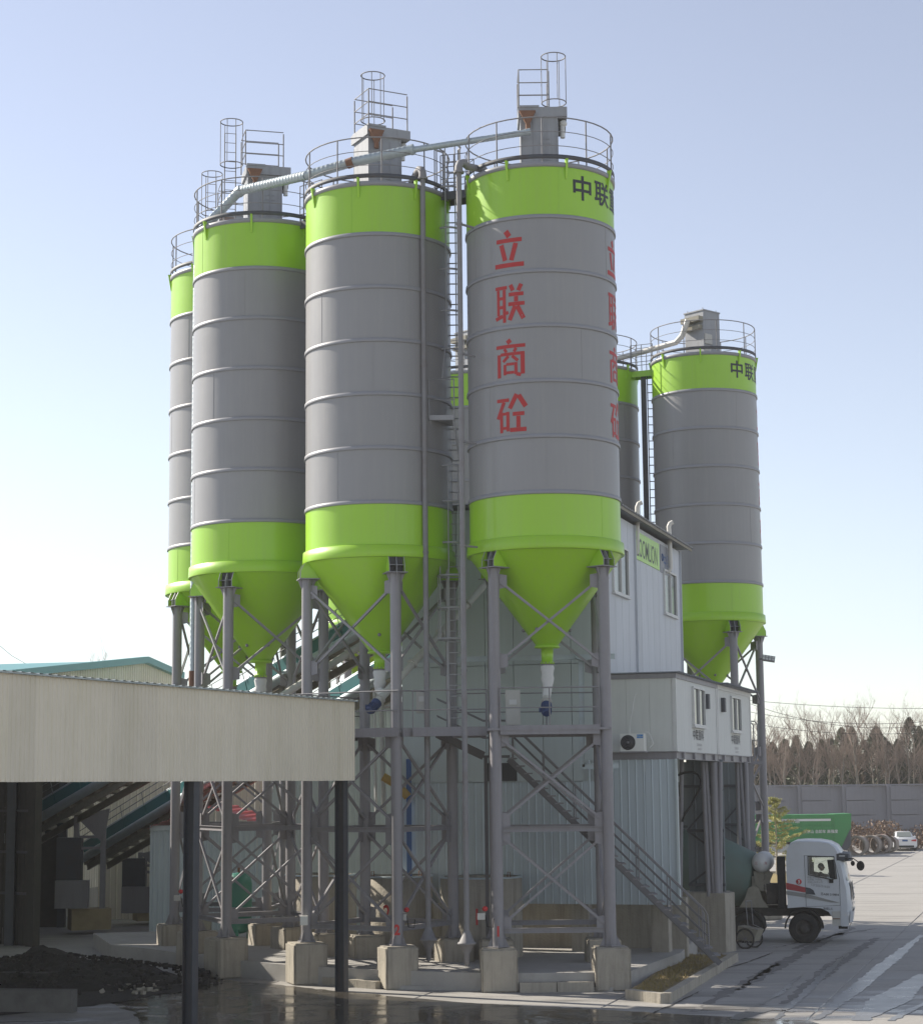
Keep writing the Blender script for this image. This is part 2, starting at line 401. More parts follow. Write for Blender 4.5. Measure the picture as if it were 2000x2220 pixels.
struct('puddle', blob_strip(far_line, near_line, GZ + .024, .07), M['water'])

# raised plinth under the silos, with its kerb
PZ = .33
front = [at(340, 2082, z=GZ), at(470, 2112, z=GZ), at(640, 2135, z=GZ), at(860, 2146, z=GZ), at(1060, 2158, z=GZ), at(1345, 2164, z=GZ)]
fr_ = [Vector((-9.3, 59.0, 0)), Vector((-6.7, 55.3, 0)), Vector((-4.3, 53.0, 0)), Vector((-1.8, 51.5, 0)), Vector((.85, 50.5, 0)), Vector((3.75, 50.5, 0))]
poly = fr_ + [Vector((4.15, 50.55, 0)), at(1475, 2066, z=PZ), Vector((6.6, 58.5, 0)), Vector((7.2, 61.3, 0)), Vector((-3, 68, 0)), Vector((-12.5, 66, 0)), Vector((-11, 61, 0))]
pm = MB(); pm.prism([(p.x, p.y) for p in poly], ((0, 0, 0), (1, 0, 0), (0, 1, 0), (0, 0, 1)), GZ, PZ)
plinth = struct('plinth', pm, M['slab'])
# lower step with block joints in front of the plinth between the two right-hand piers
def block_row(a, b, n, w, h, parent, gap=.02, z0=0, mat_='concrete', name='kerb_block'):
    a, b = Vector(a), Vector(b)
    for k in range(n):
        p, q = a.lerp(b, k/n), a.lerp(b, (k+1)/n); d = (q-p).normalized()
        mb = MB(); hh = h + random.uniform(-.008, .008)
        off = Vector((0, 0, z0 + hh/2)); mb.beam(p + d*gap/2 + off, q - d*gap/2 + off, w + random.uniform(-.01, .01), hh)
        mb.build(name, M[mat_], parent)
kerb = struct('kerb', MB().beam(fr_[3] + Vector((0, -.12, -.09)), fr_[5] + Vector((0, -.12, -.09)), .22, .12), M['slab'])
block_row(fr_[4] + Vector((.5, -.16, 0)), fr_[5] + Vector((-.5, -.16, 0)), 2, .24, .27, kerb, z0=GZ)
block_row(fr_[2] + Vector((.5, -.2, 0)), fr_[3] + Vector((-.5, -.0, 0)), 3, .2, .22, kerb, z0=GZ)
# planting bed at the right with kerb blocks and dry grass
b0, b1, b2, b3, b4 = at(1362, 2168, z=GZ), at(1444, 2178, z=GZ), at(1592, 2086, z=GZ), at(1500, 2088, z=GZ), at(1362, 2150, z=GZ)
bedp = [(b0.x, b0.y+.15), (b1.x-.1, b1.y+.2), (b2.x-.1, b2.y), (b3.x-.3, b3.y+.5), (4.4, 50.2)]
bm_ = MB(); bm_.prism(bedp, ((0, 0, 0), (1, 0, 0), (0, 1, 0), (0, 0, 1)), GZ, .06)
struct('planting_bed', bm_, M['bed'])
bk = struct('bed_kerb', MB().beam(b0 + Vector((.1, 0, .05)), b1 + Vector((-.1, 0, .05)), .16, .1), M['concrete'])
block_row(b0, b1 + Vector((-.05, 0, 0)), 2, .22, .26, bk)
block_row(b1, b2, 8, .22, .26, bk)
gm = MB()
for k in range(1500):
    t, s_ = random.random(), random.random()
    p = Vector((b0.x+.2, b0.y+.35, 0)).lerp(Vector((b3.x-.1, b3.y+.2, 0)), t).lerp(Vector((b1.x-.2, b1.y+.3, 0)).lerp(Vector((b2.x-.3, b2.y-.1, 0)), t), s_)
    a = random.uniform(0, PI); h = random.uniform(.03, .13); w = .012
    d = Vector((math.cos(a)*w, math.sin(a)*w, 0)); tip = Vector((random.uniform(-.06, .06), random.uniform(-.06, .06), h))
    p.z = .055; gm.add([p - d, p + d, p + tip], [(0, 1, 2)])
tag(gm.build('dry_grass', M['grass']), 'dry yellow grass growing in the kerbed bed beside the right pier', 'grass', kind='stuff')

# wet streaks, cracks and tyre dirt on the drive, bottom right
def streak_sheet(pts, w, z, mt, name, amp=.05):
    P = [at(*p, z=GZ) for p in pts]; L_ = []; Rr = []
    for i, p in enumerate(P):
        d = (P[min(i+1, len(P)-1)] - P[max(i-1, 0)]).normalized(); n = Vector((-d.y, d.x, 0)); ww = w*(.35 if i in (0, len(P)-1) else 1); L_.append(p + n*ww); Rr.append(p - n*ww)
    return struct(name, blob_strip(L_, Rr, z, amp, .3), M[mt])
M['wet'] = mat('wet_concrete', (.13, .125, .12), .16, var=.25, scale=2, dirt=.6, dirtcol=(.16, .15, .14), rough2=.45)
M['crack'] = mat('joint_dirt', (.06, .055, .05), .9, var=.3)
M['tyredirt'] = mat('tyre_dirt', (.17, .16, .15), .7, var=.35, scale=3, dirt=.7, dirtcol=(.27, .26, .24))
for pts, w in (([(1680, 2214), (1740, 2160), (1790, 2110), (1850, 2058)], .10), ([(1770, 2214), (1850, 2150), (1930, 2085), (1996, 2030)], .22), ([(1860, 2216), (1930, 2170), (2005, 2115)], .5), ([(1930, 2216), (2010, 2176)], .3), ([(1590, 2214), (1650, 2190), (1720, 2196)], .35), ([(1640, 2186), (1700, 2150), (1735, 2118)], .08)):
    streak_sheet(pts, w, GZ + .030, 'wet', 'wet_patch')
for pts, w in (([(1600, 2150), (1680, 2100), (1770, 2050), (1850, 2012)], .22), ([(1500, 2196), (1580, 2150), (1690, 2090)], .18), ([(1700, 2180), (1800, 2100), (1900, 2035)], .25), ([(1720, 2060), (1800, 2030), (1900, 2015)], .2)):
    streak_sheet(pts, w, GZ + .026, 'tyredirt', 'tyre_track', .1)
for pts, w in (([(1500, 2128), (1560, 2106), (1610, 2092), (1675, 2068)], .035), ([(1680, 2058), (1720, 2048), (1745, 2040)], .03), ([(1390, 2210), (1460, 2180), (1520, 2150)], .03)):
    streak_sheet(pts, w, GZ + .034, 'crack', 'crack', .03)

# ------------------------------------------------------------------ cement silos
RS, ZR, ZB, Z1, ZT = 2.06, 11.25, 12.7, 20.2, 21.65
S_POS = {1: (-5.99, 57.07, -20.9), 2: (-2.32, 53.69, 14.7), 3: (2.28, 52.19, 45.0), 0: (-7.45, 62.1, -50.0),
         4: (9.72, 75.42, 17.0), 6: (5.2, 77.5, 30.0), 7: (.5, 78.4, 0.0), 8: (-3.6, 76.6, -25.0)}
LR = 2.05
def guard_ring(mb, z0, r=2.07, gap=None):
    a0, a1 = (0, 2*PI) if gap is None else gap
    for z, t in ((z0 + 1.22, .02), (z0 + .82, .012), (z0 + .42, .012)):
        P = [(r*math.cos(a0 + (a1-a0)*i/40), r*math.sin(a0 + (a1-a0)*i/40), z) for i in range(40 if gap is None else 41)]
        mb.tube(P, t, 5, closed=gap is None)
    for i in range(10):
        a = a0 + (a1-a0)*(i + .25)/10; mb.tube([(r*math.cos(a), r*math.sin(a), z0-.12), (r*math.cos(a), r*math.sin(a), z0 + 1.22)], .021, 5)
def make_silo(letters=None, proto_only=False):
    root = thing('cement_silo', 'x', 'silo', (0, 0, 0))
    courses = [(ZR + .3, ZB, 'green')] + [(ZB + 1.5*i, ZB + 1.5*(i+1), 'grey') for i in range(5)] + [(Z1, ZT, 'green')]
    for i, (a, b, c) in enumerate(courses):
        mb = MB(); mb.lathe([(RS, a + .006), (RS, b)], 96)
        for k in range(3):                                    # vertical weld seams
            t = 1.3*i + k*2*PI/3; q = Matrix.Rotation(t, 3, 'Z')
            mb.box(q @ Vector((0, -RS - .001, (a+b)/2)), (.022, .008, b - a - .02), rz=t)
        mb.build('shell_course', M[c], root)
    for i in range(6):
        z = ZB + 1.5*i; mb = MB()
        mb.lathe([(RS + .004, z + .11), (RS + .034, z + .10), (RS + .042, z + .01), (RS + .034, z), (RS + .002, z)], 96)
        mb.build('stiffening_ring', M['ring'], root)
    mb = MB(); mb.lathe([(RS + .004, ZR + .35), (RS + .075, ZR + .32), (RS + .09, ZR + .02), (RS + .08, ZR), (RS - .02, ZR)], 96); mb.build('base_band', M['green'], root)
    mb = MB(); mb.lathe([(RS, ZT - .02), (RS + .045, ZT - .01), (RS + .05, ZT + .1), (RS + .03, ZT + .11), (1.2, ZT + .28), (0, ZT + .34)], 96)
    mb.build('roof', M['ring'], root)
    mb = MB(); mb.lathe([(RS + .02, ZT + .2), (RS + .04, ZT + .2), (RS + .04, ZT + .32), (RS + .02, ZT + .32), (RS + .02, ZT + .2)], 96); mb.build('toe_board', M['darksteel'], root)
    for k in range(8):                                        # small railing brackets below the rim
        pass
    for k in range(8):
        mb = MB(); a = 2*PI*(k + .4)/8; q = Matrix.Rotation(a, 3, 'Z')
        o = q @ Vector((RS, 0, 0)); n = q @ Vector((1, 0, 0)); s = q @ Vector((0, 1, 0))
        mb.prism([(0, -.02), (0, -.34), (.02, -.34), (.10, .12), (.12, .2), (0, .2)], (o + Vector((0, 0, ZT)), n, (0, 0, 1), s), -.03, .03); mb.build('rim_bracket', M['green'], root)
    mb = MB(); guard_ring(mb, ZT + .15); mb.build('guard_rail', M['rail'], root)
    hz = 8.8
    mb = MB(); mb.lathe([(RS + .01, ZR - .002), (.27, hz)], 72); hop = mb.build('hopper', M['green'], root)
    mb = MB(); mb.lathe([(.30, hz + .03), (.34, hz + .03), (.34, hz - .03), (.17, hz - .04), (.155, hz - .4), (.19, hz - .4), (.19, hz - .46), (0, hz - .46)], 28); mb.build('outlet', M['green'], hop)
    mb = MB(); mb.lathe([(.17, hz - .46), (.17, hz - .55)], 20)
    for k in range(12): mb.ball((.19*math.cos(k*PI/6), .19*math.sin(k*PI/6), hz - .43), .018, 6, 4)
    # vibration pads and air hose round the hopper mouth
    mb.build('outlet_flange', M['rail'], hop)
    for k in range(6):
        mb = MB(); a = k*PI/3 + .3; r_ = .27 + (9.25 - hz)*(RS - .27)/(ZR - hz) + .03
        mb.ball((r_*math.cos(a), r_*math.sin(a), 9.25), .05, 8, 5)
        mb.build('vibration_pad', M['rail'], hop)
    # legs
    for k in range(4):
        a = k*PI/2; q = Matrix.Rotation(a, 3, 'Z'); T = lambda x, y, z: q @ Vector((x, y, z))
        zb, zt = .97, 10.8
        mb = MB(); mb.tube([T(0, -LR, zb), T(0, -LR, zt)], .15, 20)
        mb.box(T(0, -LR, zb + .012), (.42, .42, .024), rz=a)
        for j in range(4):
            b = a + PI/4 + j*PI/2; d = Vector((math.cos(b), math.sin(b), 0)); e = Vector((-math.sin(b), math.cos(b), 0)); o = T(0, -LR, zb)
            mb.prism([(.14, .02), (.27, .02), (.14, .32)], (o, d, (0, 0, 1), e), -.008, .008)
        leg = mb.build('leg', M['steel'], root)
        mb = MB(); w = .21; o = T(0, 0, 0); ex, ey_ = T(1, 0, 0), T(0, -1, 0)
        prof = [(LR - .42, 10.83), (LR + .21, 10.83), (LR + .21, 11.02), (RS + .085, 11.25), (RS - .12, 11.25)]   # side view (radial, z)
        for sx in (-w, w): mb.prism(prof, (o + ex*sx, ey_, (0, 0, 1), ex), -.008, .008)
        mb.build('bracket_cheek', M['green'], leg)
        mb = MB(); mb.prism([(LR - .30, 10.83), (LR + .205, 10.83), (LR + .205, 11.02), (RS + .08, 11.245)], (o, ey_, (0, 0, 1), ex), -.008, .008)
        mb.box(T(0, -LR + .02, 11.02), (2*w, .38, .014), rz=a)
        for sx in (-w, w): 
            mb.beam(T(sx, -LR - .215, 10.83), T(sx, -LR - .215, 11.02), .018, .01, T(0, -1, 0)); mb.beam(T(sx, -LR - .215, 11.02), T(sx, -RS - .09, 11.25), .018, .01, T(0, -1, 0))
        mb.build('bracket_web', M['ring'], leg)
        mb = MB(); mb.box(T(0, -LR - .02, 11.04), (2*w - .02, .02, .41), rz=a); mb.build('bracket_shade_plate', M['deepshade'], leg)  # dark plate added where the bracket cells are only in shade
        mb = MB(); mb.box(T(0, -LR + .06, 10.815), (.58, .62, .024), rz=a)
        for sx, sy in ((1, 0), (-1, 0), (0, -1), (0, 1)):
            c = T(0, -LR, 10.8); d = T(sx, sy, 0)
            mb.prism([(.14, 0), (.26, 0), (.14, -.3)], (c, d, (0, 0, 1), q @ Vector((-sy, sx, 0))), -.008, .008)
        mb.build('cap_plate', M['steel'], leg)
    # bracing on the four sides
    for k in range(4):
        qa, qb = Matrix.Rotation(k*PI/2, 3, 'Z'), Matrix.Rotation((k+1)*PI/2, 3, 'Z')
        pa, pb = qa @ Vector((0, -LR, 0)), qb @ Vector((0, -LR, 0)); d = (pb - pa).normalized(); n = d.cross(Vector((0, 0, 1)))
        U, W = pa + d*.15, pb - d*.15
        for z0, z1 in ((8.35, 10.45), (4.2, 6.3), (1.55, 3.75)):
            mb = MB()
            for s1, (P, Q) in enumerate(((U, W), (W, U))):
                o = n*(.012 if s1 else -.075)
                if s1: mb.beam(P + Vector((0, 0, z0)) + o, Q + Vector((0, 0, z1)) + o, .065, .065, n)
                else: mb.beam(P + Vector((0, 0, z0)) + o, Q + Vector((0, 0, z1)) + o, .065, .065, n)
            for P, sg in ((U, 1), (W, -1)):
                for z in (z0, z1):
                    mb.prism([(-.0, -.2), (.2, -.16), (.2, .16), (0, .2)], (P + Vector((0, 0, z)), d*sg, (0, 0, 1), n), -.008, .008)
            mb.build('cross_brace', M['steel'], root)
        for z in (3.96, 1.38): mb = MB(); mb.ibeam(U + Vector((0, 0, z)), W + Vector((0, 0, z)), .12, .13, .014); mb.build('tie_beam', M['steel'], root)
    return root
def collector(root, rot, kind, cg=(.42, -.55), rx=(-.56, .28)):
    """dust collector on the roof, with hood, funnel, fan, railing and ladder cage"""
    if kind == 'simple':
        mb = MB(); h = 1.9; mb.box((0, 0, ZT + .2 + h/2), (.98, .98, h)); mb.box((0, 0, ZT + h + .22), (1.04, 1.04, .05))
        for sx in (-1, 1):
            for sy in (-1, 1): mb.tube([(sx*.4, sy*.4, ZT+h+.2), (sx*.4, sy*.4, ZT+h+.34)], .015, 5)
        c = mb.build('dust_collector', M['boxsteel'], root, world=False)
        mb = MB(); mb.box((-.62, 0, ZT + 1.75), (.28, .95, .2)); mb.box((-.58, 0, ZT + 1.42), (.2, .85, .16)); mb.build('filter_door', M['beigedirty'], c, world=False)
        mb = MB(); mb.tube([(-.45, -.62, ZT + .15), (-.45, -.62, ZT + .55)], .15, 14); mb.tube([(-.45, -.62, ZT + .5), (-.45, -.62, ZT + .6)], .175, 14); mb.box((-.25, -.52, ZT+.95), (.4, .06, .4)); mb.build('pressure_valve', M['cream'], c, world=False)
        c.rotation_euler = (0, 0, rot); return c
    mb = MB(); mb.box((0, 0, ZT + 1.05), (1.04, 1.0, 1.75))
    for x in (-.52, -.17, .17, .52):
        mb.box((x*.98, -.508, ZT + 1.0), (.03, .02, 1.6)); mb.box((x*.98, .508, ZT + 1.0), (.03, .02, 1.6))
    for z in (.55, 1.15):
        mb.box((.15, -.515, ZT + z), (.34, .012, .012)); mb.box((.15, -.515, ZT + z + .14), (.26, .012, .012))
    c = mb.build('dust_collector', M['boxsteel'], root, world=False)
    zt = ZT + 1.93
    mb = MB(); mb.box((.1, 0, zt + .13), (1.36, 1.16, .27)); mb.box((-.28, -.05, zt + .28), (.56, 1.1, .06)); mb.build('hood', M['boxsteel'], c, world=False)
    mb = MB()
    mb.add([(-.56, -.72, zt + .12), (-.1, -.72, zt + .12), (-.1, -.53, zt + .12), (-.56, -.53, zt + .12), (-.36, -.68, zt - .28), (-.28, -.68, zt - .28), (-.28, -.6, zt - .28), (-.36, -.6, zt - .28)],
           [(0, 1, 5, 4), (1, 2, 6, 5), (2, 3, 7, 6), (3, 0, 4, 7), (0, 3, 2, 1)])
    mb.tube([(-.32, -.64, zt - .26), (-.32, -.64, zt - .42)], .07, 10); mb.build('funnel', M['rust'], c, world=False)
    mb = MB(); mb.box((.64, 0, zt - .16), (.22, .55, .3)); mb.build('fan_box', M['darksteel'], c, world=False)
    mb = MB(); mb.ball((.68, -.3, zt - .13), .11, 12, 8); mb.tube([(.66, -.3, zt - .2), (.66, -.3, zt - .55)], .07, 10); mb.build('fan', M['white'], c, world=False)
    mb = MB(); X0, X1, Y0, Y1 = rx[0], rx[1], -.5, .5; z0 = zt + .28
    for (x, y) in ((X0, Y0), (X1, Y0), (X0, Y1), (X1, Y1)):
        mb.tube([(x, y, z0), (x, y, z0 + 1.05)], .02, 6)
    for z in (1.1, .72, .36):
        mb.tube([(X0, Y0, z0+z), (X1, Y0, z0+z)], .016, 5); mb.tube([(X0, Y0, z0+z), (X0, Y1, z0+z), (X1, Y1, z0+z)], .016, 5)
    mb.tube([(X0, Y0, z0+1.0), (X0, Y0, z0+1.1), (X0+.08, Y0, z0+1.1)], .02, 6); mb.build('top_rail', M['rail'], c, world=False)
    mb = MB(); cx, cy = cg; r = .34
    for z in (.1, 1.45):
        mb.tube([(cx + r*math.cos(a*PI/12), cy + r*math.sin(a*PI/12), z0 + z) for a in range(-21, 13)], .017, 5)
    for a in (0, 60, 120, 180, 240, 285): mb.tube([(cx + r*math.cos(R(a)), cy + r*math.sin(R(a)), z0 + .1), (cx + r*math.cos(R(a)), cy + r*math.sin(R(a)), z0 + 1.45)], .012, 5)
    mb.build('ladder_cage', M['rail'], c, world=False)
    mb = MB()
    for x in (cx - .17, cx + .17): mb.tube([(x, cy + .3, ZT + .2), (x, cy + .3, z0 + 1.2)], .018, 5)
    for i in range(11): mb.tube([(cx - .17, cy + .3, ZT + .4 + i*.3), (cx + .17, cy + .3, ZT + .4 + i*.3)], .011, 5)
    if kind == 'ladder': mb.build('ladder', M['rail'], c, world=False)
    c.rotation_euler = (0, 0, rot); return c
proto = make_silo()
silo_label = {3: 'nearest grey and green silo with big red characters painted down its front',
    2: 'grey and green silo without lettering, directly left of the tall caged ladder',
    1: 'grey and green silo with a thick galvanised duct crossing its top, second from the left',
    0: 'leftmost silo, only a narrow strip of it showing beyond the thin spiral duct',
    4: 'separate darker grey silo standing on the right behind the white cabins',
    6: 'darker grey silo half hidden behind the right edge of the red-lettered silo',
    7: 'far silo showing only as a green strip between the two nearest silos',
    8: 'far silo whose green rim shows between two legs above the conveyors'}
silos = {}
for k in (3, 2, 1, 0, 4, 6, 7, 8):
    s = proto if k == 3 else copy_tree(proto)
    x, y, a = S_POS[k]; s.location = (x, y, 0); s.rotation_euler = (0, 0, R(a))
    tag(s, silo_label[k], 'silo', 'cement silos in the near row' if k < 4 else 'cement silos in the far row'); silos[k] = s
crot = {3: 0, 2: 27, 1: 14, 0: 20}
collector(silos[3], R(crot[3] - S_POS[3][2]), 'plain')
collector(silos[2], R(crot[2] - S_POS[2][2]), 'plain', (-.42, -.62), (-.5, .72))
c_ = collector(silos[1], R(crot[1] - S_POS[1][2]), 'ladder', (-.98, -.12), (-.6, .56))
collector(silos[0], R(14 - S_POS[0][2]), 'ladder', (-.78, -.2), (-.5, .55))
for k in (4, 6, 7, 8): collector(silos[k], R(42 - S_POS[k][2]), 'simple')
def silo_text(k, body, size, adeg, z, mt, sx=1, name='lettering', bold=.03, align='CENTER'):
    mb = MB(); mb.text(body, None, size, bold, sx, align, wrap=(RS + .006, R(adeg - S_POS[k][2]), z))
    mb.build(name, M[mt], silos[k], world=False)
GLYPH = {   # stencilled strokes in a unit square: x0, y0, x1, y1, width
 '立': [(.40, 1.0, .52, .84, .16), (.06, .74, .94, .74, .12), (.24, .64, .37, .20, .14), (.74, .65, .58, .19, .14), (0, .07, 1, .07, .13)],
 '联': [(0, .94, .42, .94, .10), (.10, .885, .10, .20, .09), (.32, .885, .32, 0, .10), (.15, .66, .27, .66, .09), (.15, .42, .27, .42, .09), (.0, .11, .26, .18, .11), (.37, .24, .46, .27, .1),
        (.54, 1.0, .62, .84, .12), (.90, 1.0, .80, .83, .12), (.48, .74, .97, .74, .11), (.46, .48, 1.0, .48, .11), (.725, .68, .725, .54, .12), (.69, .42, .50, .05, .13), (.76, .42, .96, .07, .13)],
 '商': [(.42, 1.0, .5, .90, .14), (0, .82, 1, .82, .10), (.30, .765, .37, .665, .09), (.70, .765, .63, .665, .09), (.10, .62, .10, 0, .11), (.16, .615, .84, .615, .09), (.91, .66, .91, .06, .12), (.85, .04, .70, .07, .10),
        (.44, .56, .25, .42, .09), (.56, .56, .76, .42, .09), (.31, .345, .31, .06, .09), (.36, .345, .63, .345, .08), (.69, .38, .69, .06, .09), (.36, .12, .63, .12, .08)],
 '砼': [(0, .86, .44, .86, .10), (.26, .81, .03, .38, .11), (.16, .55, .16, .0, .10), (.215, .50, .34, .50, .08), (.39, .55, .39, .03, .10), (.215, .12, .34, .12, .08),
        (.70, 1.0, .46, .63, .13), (.76, .97, .99, .66, .14), (.56, .48, .94, .48, .11), (.745, .42, .745, .12, .12), (.46, .06, 1.0, .06, .12)]}
def brushed(k, ch, adeg, zc, w=.86, h=1.02):
    mb = MB(); rad = RS + .006; a0 = R(adeg - S_POS[k][2])
    for x0, y0, x1, y1, t in GLYPH[ch]:
        p, q = Vector(((x0-.5)*w, (y0-.5)*h)), Vector(((x1-.5)*w, (y1-.5)*h)); d = (q-p).normalized(); n_ = Vector((-d.y, d.x))*t*.5*.95
        m_ = max(1, int((q-p).length/.06)); vs = []
        for i in range(m_+1):
            c = p.lerp(q, i/m_)
            for s_ in (-1, 1): e = c + n_*s_; a = a0 + e.x/rad; vs.append((rad*math.sin(a), -rad*math.cos(a), zc + e.y))
        mb.add(vs, [(2*i, 2*i+2, 2*i+3, 2*i+1) for i in range(m_)])
    mb.build('lettering', M['redletter'], silos[k], world=False)
for adeg in (-27, 71.5):
    for i, ch in enumerate('立联商砼'): brushed(3, ch, adeg, 19.4 - 1.5*i)
for k_ in (3, 4):
    for i, ch in enumerate('中联重科'): silo_text(k_, ch, .72, 32 + 21.5*i, 20.83, 'black', 1.0, bold=.014)
for i, ch in enumerate('立联商砼'): brushed(4, ch, 84, 19.4 - 1.5*i)
# hand-painted red marks on two legs
def leg_mark(body, px, py, Y, size, parent=None, name='painted_mark', mt='red'):
    p = at(px, py, Y=Y); mb = MB(); mb.text(body, (p, (1, 0, 0), (0, 0, 1), (0, -1, 0)), size, .02)
    return mb
q2 = silos[2]
for sk, ch, px, py, dx in ((2, '2', 862, 2040, 0), (3, '1', 1064, 2030, 0)):
    a = (0 if sk == 2 else -PI/2)
    mb = MB(); mb.text(ch, ((0, -LR - .155, 0), (1, 0, 0), (0, 0, 1), (0, -1, 0)), .36, .015, .8)
    qq = Matrix.Rotation(a, 3, 'Z'); rr_ = Matrix.Rotation(R(-S_POS[sk][2]) - a, 3, 'Z')
    vs = []
    for v in mb.v:
        p = rr_ @ Vector((v[0], v[1] + LR, 0)) + Vector((0, -LR, 0)); vs.append(qq @ Vector((p.x, p.y, v[2] + 1.25)))
    mb.v = [tuple(v) for v in vs]; mb.build('painted_mark', M['red'], silos[sk], world=False)

# ------------------------------------------------------------------ concrete piers under the legs
pn = {3: ['concrete pier under the right front leg of the lettered silo, at the planting bed', 'concrete pier behind the right corner pier', 'concrete pier behind the front left pier of the lettered silo', 'concrete pier under the left front leg of the lettered silo'],
      2: ['water-streaked concrete pier standing alone in front, under the middle silo', 'concrete pier behind the streaked one, beside the ladder foot', 'rear concrete pier of the middle silo', 'rounded concrete pier just left of the dark canopy post'],
      1: ['concrete pier lit by the sun on its left face, under the second silo', 'shaded concrete pier under the right leg of the second silo', 'rear concrete pier of the second silo', 'low concrete pier beside the dark canopy post'],
      0: ['leftmost concrete pier by the painted leg', 'pier of the leftmost silo, right side', 'rear pier of the leftmost silo', 'outer pier of the leftmost silo'],
      4: ['front pier of the separate silo, behind the mixer truck', 'right pier of the separate silo', 'rear pier of the separate silo', 'left pier of the separate silo']}
for k in (3, 2, 1, 0, 4):
    x, y, a = S_POS[k]
    for j in range(4):
        b = R(a) + j*PI/2; px, py = x + LR*math.sin(b), y - LR*math.cos(b)
        w = .92 + random.uniform(-.03, .03); h = .96 - GZ; rz = R({3: 3, 2: 20, 1: 35, 0: 20, 4: 10}[k])
        mb = MB(); n = 7; bev = .05
        bm = bmesh.new(); bmesh.ops.create_cube(bm, size=1)
        for v in bm.verts: v.co = Vector((v.co.x*w, v.co.y*w, (v.co.z + .5)*h))
        bmesh.ops.bevel(bm, geom=bm.edges[:], offset=bev, segments=3, affect='EDGES')
        bmesh.ops.subdivide_edges(bm, edges=bm.edges[:], cuts=2, use_grid_fill=True)
        for v in bm.verts:
            v.co += Vector((random.uniform(-.011, .011), random.uniform(-.011, .011), random.uniform(-.01, .01) if v.co.z > 1.05 else 0))
        bm.verts.index_update(); q = Matrix.Rotation(rz, 3, 'Z')
        mb.add([q @ v.co + Vector((px, py, GZ)) for v in bm.verts], [tuple(v.index for v in f.verts) for f in bm.faces]); bm.free()
        mb.solo('concrete_pier', M['concrete'], pn[k][j], 'pier', (px, py, GZ), 'concrete piers under the silo legs')

# ------------------------------------------------------------------ filling pipes, ladder, bridges, ducts
def fill_pipe(px_top, py_top, px_bot, Y, label, target):
    t, b = at(px_top, py_top, Y=Y), at(px_bot, 2040, Y=Y); x = (t.x + b.x)/2; zt = t.z
    root = thing('filling_pipe', label, 'pipe', (x, Y, .33), group='silo filling pipes')
    mb = MB(); tg = Vector(target)
    d = (tg - Vector((x, Y, tg.z))).normalized()
    e = Vector((x, Y, zt))
    mb.tube([(x, Y, 1.35), (x, Y, zt - .1)], .075, 12); mb.build('riser', M['galv' if 0 else 'rail'], root)
    mb = MB(); mb.tube([e - Vector((0, 0, .16)), e, e + d*.05 + Vector((0, 0, .12)), e + d*.18 + Vector((0, 0, .17)), e + d*.34 + Vector((0, 0, .1)), tg], [.12, .11, .11, .11, .1, .09], 12)
    mb.tube([e - Vector((0, 0, .17)), e - Vector((0, 0, .12))], .15, 12); mb.build('top_elbow', M['rail'], root)
    mb = MB(); mb.lathe([(.06, 1.45), (.09, 1.38), (.2, 1.12), (.24, 1.1), (.24, 1.06), (.2, 1.05), (.08, .82), (.07, .55), (.0, .5)], 14, (x, Y, 0)); mb.build('coupling', M['rail'], root)
    mb = MB()
    for z in (20.2, 16.6, 14.2, 11.4, 8.1, 5.2, 2.2):
        mb.tube([(x, Y, z - .03), (x, Y, z + .03)], .09, 12)
        if z > 11: mb.beam(Vector((x, Y, z)), Vector((x, Y, z)) + d*(.55), .05, .05)
    mb.build('pipe_clamp', M['rail'], root)
fill_pipe(1002, 362, 1003, 50.6, 'thin grey riser pipe with a bent top, standing left of the lettered silo', (.75, 51.35, ZT + .3))
fill_pipe(922, 376, 922, 52.0, 'thin grey riser pipe running in front of the middle silo', (-1.35, 52.6, ZT + .3))

lad = thing('caged_ladder', 'tall grey caged ladder with a small platform, climbing between the two nearest silos', 'ladder', (-.3, 53.3, 6.7))
LX0, LX1, LY = -.42, .02, 53.35
mb = MB(); mb.beam((LX0, LY, 6.7), (LX0, LY, 23.2), .06, .05); mb.beam((LX1, LY, 6.7), (LX1, LY, 23.2), .06, .05); mb.build('stile', M['ladder'], lad)
for i in range(54):
    mb = MB(); z = 6.95 + i*.3; mb.tube([(LX0, LY, z), (LX1, LY, z)], .019, 6); mb.build('rung', M['ladder'], lad)
mb = MB(); cx, cy, r = -.30, 52.98, .37
def hoop(mb, z): mb.tube([(LX0, LY, z)] + [(cx + r*math.cos(R(a)), cy + r*math.sin(R(a)), z) for a in range(150, 391, 16)] + [(LX1, LY, z)], .032, 5)
for Q in ([23.15, 21.9, 20.7, 19.5, 18.3, 17.2], [13.9, 12.9, 11.75, 10.85, 9.95, 9.1]):
    mb = MB()
    for z in Q: hoop(mb, z)
    for a in (170, 215, 260, 305, 350):
        p = (cx + r*math.cos(R(a)), cy + r*math.sin(R(a))); mb.tube([(*p, Q[-1]), (*p, Q[0])], .019, 5)
    mb.build('cage', M['ladder'], lad)
mb = MB(); z = 15.16; a0, a1 = at(930, 910, Y=52.2), at(984, 908, Y=52.2)
x0, x1 = a0.x, a1.x
mb.box(((x0+x1)/2, 52.65, z - .03), (x1-x0, .95, .05)); mb.beam((x0, 52.2, z), (x1, 52.2, z), .03, .14); mb.build('platform', M['ladder'], lad)
mb = MB()
for x, y in ((x0, 52.2), (x1, 52.2), (x0, 53.1), (x1, 53.1)): mb.tube([(x, y, z), (x, y, z + 1.08)], .018, 6)
for zz in (.5, 1.08): mb.tube([(x0, 53.1, z+zz), (x0, 52.2, z+zz), (x1, 52.2, z+zz), (x1, 53.1, z+zz)], .016, 5)
mb.build('platform_rail', M['ladder'], lad)
